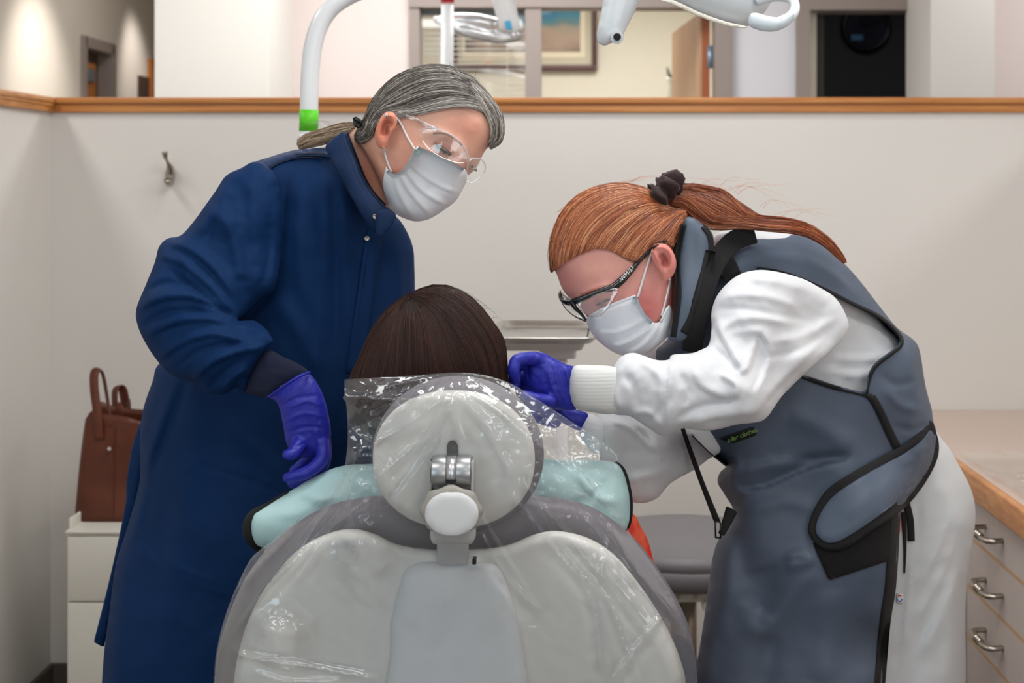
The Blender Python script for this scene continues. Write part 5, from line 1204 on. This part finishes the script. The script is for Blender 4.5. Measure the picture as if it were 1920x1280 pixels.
patch('mint_print', [(1184, 560, 1), (1190, 558, 1), (1194, 568, 1), (1187, 571, 1)], MT, mat('mint_print_pale', lin(222, 236, 236), .7), rmask, lift=.0008, thick=.0004, step=3)
RT2 = bvh(rb, er, rmask, rh)
ribbon('ear_loop', [(1222, 470), (1216, 490), (1206, 522), (1196, 557)], 4.4, RT2, M_loop, rmask, lift=.001, thick=.003, step=5)
ribbon('ear_loop', [(1257, 522), (1254, 540), (1247, 570), (1240, 592)], 4.2, RT2, M_loop, rmask, lift=.001, thick=.003, step=5)
# black framed glasses
M_frame = mat('glossy_black_frame', lin(18, 19, 22), .22, coat=.4)
gs = ribbon('safety_glasses', [(1250, 452), (1234, 456), (1220, 467), (1204, 484), (1190, 499)], 5, RT2, M_frame, rw, lift=.001, thick=.005, step=4, wid2=8)
y1 = hit(RT2, 1190, 499); y2 = hit(RT2, 1165, 524)
tubep('temple_arm', [(1196, 492, y1-.004, 4), (1184, 506, y1-.006, 5.5), (1170, 521, y2-.012, 7), (1158, 532, y2-.016, 7.5), (1146, 540, y2-.02, 6.5), (1134, 543, y2-.022, 5)], M_frame, gs, n=12, flat=(.7, 1))
yy0 = y2-.022
fr_path = [(1146, 538, yy0), (1120, 547, yy0-.002), (1100, 556, yy0-.002), (1082, 563, yy0+.002), (1066, 567, yy0+.012), (1054, 562, yy0+.03), (1050, 552, yy0+.045), (1049, 545, yy0+.06)]
tubep('brow_bar', [(a, b, c, r) for (a, b, c), r in zip(fr_path, (5.5, 5, 5.5, 6.5, 6, 4.5, 3.5, 2.5))], M_frame, gs, n=12)
tubep('nose_bridge', [(1072, 566, yy0+.004, 5), (1078, 576, yy0+.004, 4.5), (1088, 586, yy0+.006, 3.4), (1099, 600, yy0+.01, 2.4)], M_frame, gs, n=10)
tubep('inner_rim', [(1052, 548, yy0+.05, 1.6), (1060, 556, yy0+.03, 2), (1072, 562, yy0+.012, 2)], mat('grey_gasket', lin(120, 120, 122), .3), gs, n=8)
M_lensS = film('smoke_clear_lens', base=.08, gloss=.9, rough=.04, haze=.03, tint=(.95, .97, 1), bump=.12, bscale=25)
inflate('lens', [(1082, 566), (1100, 558), (1122, 549), (1150, 540), (1160, 541), (1155, 556), (1140, 578), (1125, 592), (1110, 594), (1096, 588), (1087, 578)], [(1085, 570, yy0+.002), (1150, 545, yy0-.002), (1120, 590, yy0-.006)], T=.004, m=M_lensS, parent=gs, step=5)
inflate('lens', [(1050, 552), (1060, 566), (1078, 570), (1090, 588), (1100, 602), (1092, 600), (1076, 592), (1060, 578), (1051, 564)], [(1052, 560, yy0+.05), (1095, 600, yy0+.02)], T=.003, m=M_lensS, parent=gs, step=4)
tubep('lens_edge', [(1051, 563, yy0+.05, 1), (1062, 580, yy0+.035, 1.1), (1078, 593, yy0+.025, 1.2), (1098, 602, yy0+.015, 1.6)], M_frame, gs, n=6)
def text(name, s, px, py, Y, hpx, rot, m, parent, shear=0):
    cu = bpy.data.curves.new(name, 'FONT'); cu.body = s; cu.size = hpx*Y/F; cu.shear = shear; cu.extrude = .0001; cu.align_x = 'CENTER'; cu.align_y = 'CENTER'
    o = bpy.data.objects.new(name, cu); C.objects.link(o); bpy.context.view_layer.update()
    me = bpy.data.meshes.new_from_object(o.evaluated_get(bpy.context.evaluated_depsgraph_get())); rm(o)
    M4 = Matrix.Translation(P(px, py, Y)) @ Matrix.Rotation(-rot, 4, 'Y') @ Matrix.Rotation(PI/2, 4, 'X')
    me.transform(M4); return link(name, me, m, parent)
M_wtxt = mat('white_print', lin(226, 226, 226), .5)
text('temple_lettering', 'N-WM-27', 1172, 517, y2-.0185, 11, .82, M_wtxt, gs)
# trousers (white) and shoes
YP = [(1700, 850, 2.49), (1700, 1280, 2.50), (1600, 1900, 2.5)]
M_whitec = mat('white_cotton', lin(212, 214, 218), .75, bump=.25, bscale=500)
M_whitep = mat('white_trouser_cotton', lin(198, 200, 202), .75, bump=.25, bscale=500)
pn = inflate('trousers', [(1700, 770), (1745, 795), (1762, 818), (1781, 842), (1797, 870), (1817, 908), (1827, 940), (1829, 975), (1822, 1028), (1814, 1085), (1810, 1153), (1811, 1280), (1806, 1500), (1796, 1850, 1), (1480, 1850, 1), (1440, 1500), (1400, 1200), (1430, 900), (1560, 790)], YP, T=.14, m=M_whitep, parent=rw, step=9,
    strokes=[([(1762, 822), (1796, 880), (1822, 950)], 3.5, -.006, 'c'), ([(1765, 820), (1790, 850), (1812, 890)], 8, .006), ([(1720, 930), (1722, 980), (1716, 1040)], 5, -.004), ([(1776, 960), (1756, 1020), (1716, 1100)], 10, .006, 's'), ([(1790, 990), (1764, 1070), (1712, 1160)], 10, .006, 's'), ([(1800, 1040), (1770, 1130), (1720, 1230)], 12, .006, 's'),
             ([(1700, 1000), (1697, 1080), (1690, 1160), (1680, 1280)], 3, -.005, 'c'), ([(1708, 1040), (1702, 1120), (1694, 1200)], 5, .004), ([(1790, 1080), (1780, 1180), (1776, 1280)], 12, .006), ([(1748, 1100), (1730, 1200), (1722, 1280)], 9, -.005), ([(1760, 900), (1790, 960), (1800, 1000)], 16, .006)], wob=.002, wsc=.02)
PTn = bvh(pn)
tg = patch('care_tag', [(1681, 1112, 1), (1694, 1113, 1), (1693, 1131, 1), (1681, 1130, 1)], PTn, mat('white_tag', lin(214, 210, 206), .6), rw, lift=.002, thick=.001, step=4)
for k, (a0, col) in enumerate(((-2.4, (190, 50, 60)), (.2, (40, 70, 150)), (1.8, (60, 140, 190)))):
    ar = [(1687+4.5*math.cos(a0+t), 1121.5+5.5*math.sin(a0+t)) for t in np.linspace(0, 1.6, 6)]
    ribbon('tag_emblem', ar, 2.2, bvh(tg), mat('emblem_colour', lin(*col), .5), tg, lift=.0005, thick=.0004, step=1.5)
ribbon('strap_tail', [(1700, 944), (1707, 975), (1709, 1014)], 13, PTn, M_black, rw, lift=.004, thick=.002, step=6)
ribbon('strap_tail', [(1694, 960), (1697, 1020), (1696, 1074)], 9, PTn, M_black, rw, lift=.003, thick=.002, step=6, wid2=3)
shoe('shoe', 1570, 2.46, rw); shoe('shoe', 1650, 2.54, rw)
# white coat: torso, far sleeve, near sleeve, cuffs
YT = [(1330, 480, 2.27), (1480, 560, 2.34), (1600, 700, 2.37), (1690, 850, 2.40), (1500, 900, 2.38), (1450, 1200, 2.36), (1650, 1200, 2.40), (1450, 1500, 2.36)]
coat = inflate('coat_body', [(1336, 446), (1364, 432), (1424, 430), (1488, 436), (1540, 470), (1594, 536), (1655, 606), (1698, 654), (1710, 720), (1712, 770), (1712, 840), (1680, 920), (1600, 960), (1450, 940), (1360, 860), (1300, 800), (1240, 720), (1205, 665), (1215, 655), (1290, 600), (1320, 500)], YT, T=.112, k=.85, m=M_whitec, parent=rw, step=9,
    strokes=[([(1700, 648), (1640, 668), (1560, 672)], 6, .006, 's'), ([(1660, 690), (1600, 700), (1540, 690)], 7, .006, 's'), ([(1560, 700), (1590, 718), (1612, 730)], 4, -.004), ([(1345, 440), (1360, 455), (1366, 470)], 3, -.003)], wob=.002, wsc=.03)
sleeve2 = inflate('far_sleeve', [(1120, 778), (1142, 774), (1181, 779), (1245, 790), (1320, 790), (1352, 840), (1326, 862), (1302, 880), (1257, 906), (1233, 933), (1200, 943), (1166, 930), (1134, 890), (1122, 850), (1110, 820)], [(1130, 800, 2.14), (1200, 860, 2.2), (1320, 840, 2.3)], T=.06, m=M_whitec, parent=rw, step=6,
    strokes=[([(1150, 790), (1190, 812), (1225, 850)], 7, .008, 's'), ([(1185, 790), (1215, 815), (1232, 850), (1234, 868)], 9, .009, 's'), ([(1168, 845), (1240, 850), (1300, 838)], 3, -.003, 'c'), ([(1242, 800), (1244, 850), (1246, 900)], 3, -.003, 'c'), ([(1170, 900), (1220, 890), (1260, 880)], 10, .005)], wob=.002, wsc=.04)
cuf2 = inflate('far_cuff', [(1100, 778), (1118, 780), (1132, 800), (1130, 835), (1116, 850), (1100, 836), (1086, 808)], 2.13, T=.03, m=M_whitec, parent=rw, step=5, strokes=[([(1092+i*6, 780+i*2), (1100+i*6, 845)], 1.6, .0015) for i in range(6)])
YS = [(1150, 720, 2.06), (1260, 740, 2.07), (1390, 740, 2.08), (1400, 600, 2.14), (1550, 600, 2.24), (1480, 700, 2.17)]
s_folds = [([(1166, 674), (1152, 705), (1150, 745), (1165, 775)], 7, .008, 's'), ([(1258, 668), (1252, 730), (1248, 800)], 5, .006, 's'), ([(1200, 676), (1226, 692), (1240, 716), (1238, 760)], 8, .006), ([(1270, 786), (1300, 768), (1340, 758), (1380, 750)], 7, -.008), ([(1290, 800), (1330, 785), (1380, 780), (1430, 770)], 9, .007, 's'),
           ([(1180, 778), (1215, 772), (1240, 800)], 6, .006), ([(1172, 700), (1190, 730), (1192, 760)], 7, -.005), ([(1342, 604), (1365, 650), (1392, 690)], 8, .009, 's'), ([(1336, 650), (1368, 678), (1388, 702)], 4, -.008, 'c'), ([(1385, 700), (1402, 690), (1412, 660), (1420, 630)], 7, .008, 's'), ([(1390, 625), (1425, 625), (1440, 650), (1436, 690), (1415, 740)], 9, .009, 's'),
           ([(1345, 560), (1380, 552), (1440, 556), (1500, 578)], 8, .006), ([(1345, 580), (1390, 578), (1450, 590), (1520, 600)], 7, -.004), ([(1400, 520), (1450, 525), (1520, 545)], 8, .005), ([(1345, 620), (1380, 600), (1430, 596), (1490, 606)], 8, .006), ([(1300, 690), (1310, 720), (1345, 740), (1370, 745)], 9, .006, 's'), ([(1405, 790), (1450, 730), (1490, 690), (1530, 650)], 12, .008, 's'),
           ([(1440, 760), (1480, 715), (1510, 685)], 6, -.006), ([(1275, 700), (1290, 730), (1285, 760)], 8, -.005), ([(1213, 795), (1240, 770), (1262, 740)], 8, -.004), ([(1450, 640), (1500, 630), (1560, 600)], 9, .006), ([(1440, 670), (1500, 655), (1540, 630)], 6, -.005), ([(1348, 700), (1380, 720), (1378, 745)], 5, .007)]
sleeve = inflate('sleeve', [(1148, 716), (1149, 692), (1163, 670), (1185, 661), (1211, 668), (1232, 675), (1254, 674), (1260, 665), (1296, 662), (1313, 656), (1329, 646), (1334, 614), (1334, 584), (1347, 550), (1377, 520), (1411, 507), (1450, 508), (1501, 521), (1535, 538), (1566, 558), (1586, 590), (1590, 620), (1560, 655), (1527, 684), (1505, 704), (1467, 742), (1435, 785), (1407, 793), (1381, 796), (1339, 806), (1305, 806), (1279, 803), (1245, 817), (1211, 799), (1181, 780), (1150, 775), (1140, 745)],
    YS, T=.07, m=M_whitec, parent=rw, step=5.5, strokes=s_folds, wob=.0016, wsc=.03, rg=.003, rsc=.010)
M_rib = mat('ribbed_white_knit', lin(214, 216, 214), .85)
cuf = inflate('cuff', [(1071, 696), (1080, 685), (1104, 684), (1150, 687), (1168, 700), (1168, 760), (1148, 776), (1104, 772), (1083, 767), (1072, 754), (1066, 726)], 2.055, T=.042, m=M_rib, parent=rw, step=3, strokes=[([(1068, 690+i*4.4), (1110, 690+i*4.3), (1160, 692+i*4.2)], 1.5, .0014) for i in range(20)])
gl = hand('glove', [(1080, 690), (1062, 683), (1044, 674), (1026, 664), (1010, 659), (994, 662), (984, 690), (982, 722), (1000, 748), (1030, 764), (1062, 770), (1082, 766), (1076, 745), (1070, 722)],
    [[(1005, 672, 2.045, 14), (985, 672, 2.035, 13), (968, 676, 2.025, 12), (963, 695, 2.02, 11.5), (968, 712, 2.025, 9)],
     [(1005, 680, 2.07, 14), (982, 680, 2.07, 13), (966, 690, 2.065, 12), (966, 722, 2.06, 11)],
     [(1000, 700, 2.09, 14), (980, 706, 2.09, 13), (972, 726, 2.08, 11)], [(1000, 715, 2.11, 13), (985, 725, 2.11, 12), (976, 738, 2.10, 10)],
     [(1030, 752, 2.03, 13), (1006, 748, 2.022, 11.5), (988, 742, 2.02, 10.5), (984, 740, 2.02, 9)]],
    2.06, .034, M_glove, rw, strokes=[([(1050, 682), (1058, 705), (1066, 735)], 2.4, -.0018), ([(1060, 686), (1064, 710), (1070, 730)], 2, .0016), ([(1040, 680), (1046, 720), (1060, 755)], 2.6, .0016), ([(1028, 690), (1034, 720), (1050, 760)], 5, .002), ([(998, 672), (990, 690), (992, 712)], 4, -.003), ([(1010, 664), (1018, 690)], 6, .002), ([(985, 724), (1010, 736), (1030, 742)], 4, -.002)], wob=.0007)
gl2 = hand('glove', [(1030, 752), (1060, 762), (1101, 774), (1104, 792), (1092, 808), (1068, 800), (1040, 784), (1016, 770), (1010, 752)],
    [[(1030, 775, 2.13, 13), (1005, 762, 2.125, 12), (985, 752, 2.12, 11)], [(1040, 790, 2.15, 13), (1010, 782, 2.15, 12), (990, 772, 2.15, 11)], [(1050, 780, 2.17, 12), (1020, 765, 2.17, 12), (995, 755, 2.17, 10)], [(1050, 760, 2.18, 12), (1025, 748, 2.18, 11), (1005, 745, 2.17, 10)], [(1050, 758, 2.11, 12), (1030, 745, 2.10, 11), (1010, 738, 2.10, 9)]], 2.13, .03, M_glove, rw, strokes=[([(1050, 770), (1080, 795)], 3, .0015)])
tubep('dental_mirror', [(1000, 738, 2.04, 1.6), (978, 742, 2.03, 1.6), (962, 746, 2.02, 1.4)], M_steel, gl, n=8)
# lead apron
M_lead = mat('slate_grey_apron', lin(78, 89, 106), .5, bump=.15, bscale=300, spec=.4, var=.05, vscale=10)
ap_folds = [([(1392, 470), (1450, 462), (1540, 490)], 7, .004), ([(1400, 490), (1470, 482), (1560, 512), (1630, 570)], 9, .004), ([(1430, 450), (1500, 452), (1560, 480)], 7, -.003), ([(1700, 640), (1712, 700), (1716, 760), (1700, 830)], 12, .006), ([(1660, 730), (1690, 760), (1730, 770)], 8, .005), ([(1650, 700), (1680, 720), (1720, 712)], 7, -.004), ([(1680, 800), (1710, 806), (1740, 795)], 6, -.005),
            ([(1590, 856), (1540, 858), (1500, 862)], 9, -.012), ([(1370, 920), (1440, 908), (1500, 882), (1560, 866)], 8, -.010, 's'), ([(1352, 888), (1400, 880), (1460, 870), (1490, 868)], 10, .008), ([(1374, 880), (1378, 915), (1400, 920)], 6, .006), ([(1480, 780), (1540, 800), (1600, 840)], 22, .008), ([(1340, 850), (1380, 862), (1372, 890)], 8, .006),
            ([(1470, 1048), (1500, 1040), (1516, 1050), (1470, 1062)], 12, .010), ([(1430, 1060), (1440, 1110), (1420, 1150)], 26, -.012), ([(1380, 990), (1400, 1070), (1420, 1130)], 24, -.010), ([(1370, 1000), (1362, 1100), (1345, 1200)], 16, .006), ([(1400, 1160), (1430, 1180), (1480, 1120), (1530, 1060)], 20, .008), ([(1560, 1100), (1560, 1180), (1540, 1280)], 34, .007), ([(1450, 1190), (1440, 1240), (1430, 1300)], 22, -.006),
            ([(1440, 840), (1470, 870), (1510, 900)], 2, -.0015), ([(1378, 920), (1377, 870), (1366, 840)], 2, -.0015), ([(1395, 960), (1470, 940), (1530, 955)], 16, .005), ([(1320, 1120), (1330, 1200), (1326, 1280)], 12, .005)]
ap_out = [(1413, 437), (1489, 439), (1530, 451), (1564, 475), (1592, 503), (1617, 532), (1647, 571), (1681, 613), (1714, 638), (1725, 660), (1734, 716), (1740, 742), (1747, 767), (1750, 790), (1756, 815), (1745, 872), (1705, 932), (1688, 960), (1682, 1044), (1676, 1105), (1666, 1166), (1654, 1280), (1640, 1560, 1), (1285, 1560, 1), (1303, 1280), (1311, 1219), (1322, 1146), (1330, 1085), (1338, 1036), (1351, 1004), (1371, 978), (1375, 955), (1356, 923), (1345, 903), (1350, 885), (1362, 870), (1330, 846), (1294, 813), (1262, 770), (1236, 710), (1222, 662), (1250, 636), (1282, 600), (1302, 550), (1326, 500), (1352, 462), (1380, 446)]
hole = cr([(1427, 508), (1467, 515), (1531, 539), (1595, 571), (1647, 597), (1680, 626), (1687, 643), (1672, 656), (1639, 682), (1626, 707), (1621, 733), (1574, 724), (1506, 703), (1440, 700), (1380, 660), (1362, 600), (1372, 545)], 6)
apr = inflate('lead_apron', ap_out, YT+[(1680, 975, 2.31), (1672, 1060, 2.30), (1665, 1150, 2.30), (1655, 1280, 2.30), (1650, 1400, 2.31)], T=.14, m=M_lead, parent=rw, step=7, strokes=ap_folds, holes=[hole], wob=.0015, wsc=.015, rg=.0008, rsc=.009)
AT = bvh(apr)
bl_ = lambda nm, pts, w_, **k: ribbon(nm, pts, w_, AT, M_black, apr, lift=k.pop('lift', .002), thick=.004, **k)
bl_('black_binding', [(1420, 506), (1467, 514), (1531, 538), (1595, 570), (1647, 595), (1681, 624), (1689, 643), (1674, 658), (1641, 684), (1628, 708), (1622, 736)], 12, default=None)
bl_('black_binding', [(1500, 700), (1540, 715), (1574, 725), (1610, 733), (1632, 742), (1650, 771), (1666, 806), (1682, 838)], 15)
bl_('black_binding', [(1679, 955), (1674, 1048), (1669, 1110), (1660, 1166), (1650, 1280), (1640, 1400)], 20)
bl_('black_binding', [(1300, 815), (1330, 845), (1363, 872)], 7)
patch('velcro_panel', [(1524, 1018, 1), (1554, 1088, 1), (1676, 1048, 1), (1680, 965, 1), (1600, 985, 1)], AT, mat('black_velcro', lin(14, 12, 13), .95, bump=1, bscale=700), apr, lift=.001, thick=.003, step=8)
AT2 = bvh(apr, pn, coat)
fl_out = [(1745, 788), (1756, 812), (1761, 835), (1757, 862), (1741, 895), (1716, 931), (1688, 959), (1640, 992), (1592, 1024), (1558, 1032), (1533, 1022), (1518, 1004), (1515, 986), (1526, 955), (1550, 918), (1590, 890), (1647, 858), (1688, 837), (1722, 812)]
fb = patch('waist_belt_edge', fl_out, AT2, M_black, apr, lift=.006, thick=.006, step=7, smoothd=10, default=2.33)
FT = bvh(fb)
flp = patch('waist_belt', [(1744, 806), (1750, 822), (1746, 858), (1730, 888), (1704, 920), (1676, 945), (1632, 978), (1586, 1008), (1558, 1018), (1538, 1010), (1529, 994), (1536, 966), (1558, 934), (1598, 904), (1650, 874), (1692, 852), (1726, 828)], FT, M_lead, apr, lift=.001, thick=.002, step=6, smoothd=4, puff=.003, strokes=[([(1735, 830), (1716, 860), (1690, 870)], 7, .003), ([(1690, 880), (1640, 920), (1580, 970)], 16, .003), ([(1720, 850), (1706, 880)], 4, -.003)])
# shoulder webbing and thyroid collar
yk = bvh(apr, coat, rb)
tc_ = inflate('thyroid_collar', [(1280, 425), (1284, 408), (1300, 408), (1322, 424), (1337, 440), (1338, 474), (1328, 510), (1318, 560), (1304, 610), (1284, 637), (1252, 635), (1262, 605), (1268, 560), (1268, 500), (1272, 465)], [(1300, 430, 2.19), (1300, 600, 2.16)], T=.035, m=mat('slate_collar', lin(80, 92, 108), .5), parent=rw, step=5, k=.9, strokes=[([(1300, 430), (1302, 500), (1296, 560)], 8, -.002)])
TCT = bvh(tc_)
ribbon('collar_binding', [(1282, 420), (1275, 450), (1270, 490), (1272, 550), (1266, 605), (1262, 632)], 11, TCT, M_black, tc_, lift=.001, thick=.003)
ribbon('collar_binding', [(1318, 424), (1330, 440), (1334, 462), (1330, 488)], 9, TCT, M_black, tc_, lift=.001, thick=.003)
ribbon('collar_binding', [(1333, 470), (1324, 510), (1314, 550), (1300, 596), (1284, 626)], 20, TCT, M_black, tc_, lift=.001, thick=.003)
yk = bvh(apr, coat, tc_)
wp = [(1416, 437), (1378, 450), (1354, 474), (1335, 506), (1322, 545), (1310, 590), (1296, 660)]
wl = resample(cr(wp, 6, False), 8, False); wt_ = np.gradient(wl, axis=0); wt_ /= np.linalg.norm(wt_, axis=1)[:, None]; wn = np.stack([-wt_[:, 1], wt_[:, 0]], 1)
wpoly = np.vstack([wl+wn*19, (wl-wn*19)[::-1]])
wb = inflate('shoulder_webbing', None, [(x, y, front(yk, x, y, 14)-.004) for x, y in wl[::2]], T=.004, poly=wpoly, m=mat('ribbed_black_webbing', lin(20, 18, 20), .8, weave=.8, bscale=400), parent=apr, step=5)
patch('shoulder_pad_patch', [(1357, 483, 1), (1372, 478), (1388, 508, 1), (1364, 530, 1), (1347, 508, 1)], bvh(apr, coat, tc_, wb), M_black, apr, lift=.003, thick=.003, step=6, smoothd=6)
ribbon('black_binding', [(1388, 508), (1378, 519), (1366, 532), (1352, 549), (1346, 560)], 7, bvh(apr, coat, wb), M_black, apr, lift=.002, thick=.003)
# woven label
lb = patch('woven_label', [(1347, 822, 1), (1412, 800, 1), (1420, 815, 1), (1375, 831, 1)], AT, mat('black_label', lin(16, 20, 18), .7), apr, lift=.002, thick=.001, step=5)
yl_ = hit(bvh(lb), 1392, 817)
lt = text('label_lettering', 'ader clothes', 1391, 816, yl_-.0016, 12, .36, mat('lime_thread', lin(150, 196, 110), .6), lb, shear=.3)
drape(lt, bvh(lb), .0008)
# hanging strap with buckle
tubep('hanging_strap', [(1279, 800, 2.20, 4), (1296, 850, 2.21, 4.5), (1320, 915, 2.22, 5), (1345, 978, 2.23, 6)], M_black, apr, n=8, flat=(.35, 1))
tubep('hanging_strap', [(1352, 1002, 2.23, 6), (1362, 980, 2.235, 9), (1372, 955, 2.25, 12)], M_black, apr, n=8, flat=(.3, 1))
for (a, b, c, d) in ((1341, 975, 1342, 1008), (1351, 980, 1351, 1008), (1341, 976, 1351, 979), (1342, 1007, 1351, 1008)):
    tubep('buckle', [(a, b, 2.22, 1.8), (c, d, 2.22, 1.8)], M_blackp, apr, n=8)
# ================= patient, seen from behind =================
pa = thing('person', 'person with long dark brown hair and aqua lead cape, sitting in the dental chair', 'person', (P(850, 0, 2.3)[0], 2.3, 0))
YPt = 2.055
p_outer = cr([(656, 704), (669, 677), (686, 638), (709, 599), (735, 572), (761, 556), (790, 541), (823, 535), (856, 540), (882, 556), (909, 582), (932, 612), (945, 635), (949, 667), (952, 704), (956, 735), (950, 790), (900, 830), (800, 840), (700, 830), (655, 790), (648, 740)], 6)
pF = Field(p_outer, 5)
M_skin3 = mat('patient_skin', lin(200, 150, 126), .5, sss=.1)
head = inflate('head', [(730, 640), (770, 585), (825, 565), (880, 590), (910, 650), (905, 740), (870, 800), (810, 815), (750, 790), (722, 720)], 2.08, T=.085, step=10)
parts = [head, capsule([(820, 760, 2.09, 52), (830, 900, 2.12, 60)], 14), capsule([(830, 980, 2.14, 130), (840, 1150, 2.2, 125), (850, 1300, 2.3, 130)], 18),
         capsule([(690, 960, 2.12, 60), (560, 1010, 2.13, 48), (520, 1130, 2.3, 38), (560, 1200, 2.6, 30)], 12), capsule([(980, 960, 2.12, 60), (1120, 1010, 2.13, 48), (1160, 1130, 2.3, 38), (1130, 1200, 2.6, 30)], 12),
         capsule([(780, 1360, 2.3, 80), (800, 1200, 2.75, 50), (815, 1500, 2.92, 34)], 12), capsule([(930, 1360, 2.3, 80), (930, 1200, 2.75, 50), (925, 1500, 2.92, 34)], 12)]
pb = union('body', parts, .006, M_skin3, pa, smooth=2)
M_dh0 = mat('dark_brown_hair_under', lin(22, 11, 8), .5, var=.4, vscale=60)
ph_ = inflate('hair', None, YPt, T=.10, poly=p_outer, m=M_dh0, parent=pa, step=7, wob=.0015, wsc=.05)
M_dst = hairmat('dark_brown_strands', [(0, lin(30, 13, 8)), (.5, lin(42, 20, 13)), (.9, lin(54, 27, 18)), (1, lin(70, 38, 26))], .48, .25)
part = (764, 557)
gds = []
for (tx, ty, mx, my) in ((650, 750, 690, 640), (672, 770, 705, 650), (705, 790, 725, 665), (745, 800, 750, 680), (790, 800, 785, 690), (835, 800, 822, 685), (875, 795, 858, 675), (910, 780, 893, 665), (938, 760, 922, 655), (955, 740, 942, 650)):
    gds.append([part, (part[0]+(mx-part[0])*.45+(8 if mx > 764 else -3), part[1]+(my-part[1])*.32-(10 if mx > 764 else 4)), (mx, my), ((mx+tx)/2+(4 if tx > 800 else -2), (my+ty)/2), (tx, ty)])
gds[-1] = [(764, 556), (823, 536), (882, 557), (931, 612), (946, 640), (950, 690), (956, 740)]
gds[-2] = [(764, 557), (815, 545), (868, 570), (915, 630), (934, 680), (942, 760)]
gds[-3] = [(764, 558), (805, 555), (850, 585), (890, 640), (912, 700), (920, 780)]
gds[0] = [(764, 555), (735, 573), (709, 600), (686, 639), (669, 678), (656, 706), (650, 750)]
gds[1] = [(764, 557), (738, 582), (714, 615), (694, 655), (680, 700), (674, 770)]
strands('hair_strands', gds, 3000, bvh(ph_), M_dst, ph_, r=.00045, jit=2.0, seed=21, lift=.0003, stray=.02, seg=14)
fl = []
for i in range(22):
    t = rr.random(); x = 800+t*140; y = 536+t*t*75-2; fl.append([(x, y+2, 2.05), (x+12, y-4+t*8, 2.04), (x+26, y-2+t*22, 2.04)])
fly('flyaway_hairs', fl, M_dst, ph_, r=.0002)
# aqua lead cape with black binding
M_aqua = mat('aqua_cape_fabric', lin(178, 212, 213), .55, bump=.2, bscale=250, var=.04, vscale=12)
YC = [(480, 990, 2.08), (600, 900, 2.115), (850, 900, 2.16), (1100, 900, 2.09), (1170, 950, 2.08), (850, 1150, 2.18)]
c_out = [(466, 992), (474, 966), (490, 955), (535, 926), (580, 898), (618, 880), (655, 871), (705, 868), (760, 850), (850, 845), (950, 850), (1040, 862), (1100, 862), (1150, 866), (1168, 882), (1178, 915), (1182, 950), (1178, 985), (1164, 1002), (1130, 1050), (1050, 1120), (850, 1160), (650, 1120), (560, 1060), (500, 1030), (480, 1022), (470, 1008)]
cpz = inflate('lead_cape', c_out, YC, T=.07, m=M_aqua, parent=pa, step=7, strokes=[([(560, 920), (600, 935), (640, 930)], 10, .006), ([(560, 1000), (610, 960), (650, 900)], 4, -.006, 'c'), ([(520, 960), (560, 960), (610, 930)], 12, .004), ([(1080, 880), (1120, 930), (1160, 940)], 9, .006), ([(1060, 950), (1110, 930), (1150, 890)], 6, -.005)])
CTt = bvh(cpz)
tubep('black_binding', [(540, 922, 2.09, 3), (500, 947, 2.085, 5), (474, 964, 2.075, 8), (464, 985, 2.07, 9), (468, 1010, 2.07, 9), (487, 1030, 2.08, 6)], M_black, pa, n=10)
tubep('black_binding', [(1154, 866, 2.085, 3), (1168, 882, 2.08, 5), (1177, 915, 2.075, 6), (1181, 950, 2.075, 6), (1177, 982, 2.08, 6), (1168, 996, 2.085, 4)], M_black, pa, n=10)
# red floral blouse
fm = mat('red_floral_print', lin(206, 50, 34), .7, col2=lin(232, 108, 70), vscale=42, detail=1)
inflate('floral_blouse', [(1150, 960), (1188, 964), (1201, 986), (1214, 1010), (1224, 1045), (1231, 1076), (1215, 1120), (1140, 1140), (1120, 1020)], 2.16, T=.04, m=fm, parent=pa, step=6, wob=.002, wsc=.05)
inflate('floral_blouse', [(560, 1010), (500, 1050), (490, 1120), (600, 1160), (850, 1200), (1130, 1130), (1150, 1010), (850, 990)], 2.2, T=.08, m=fm, parent=pa, step=12)
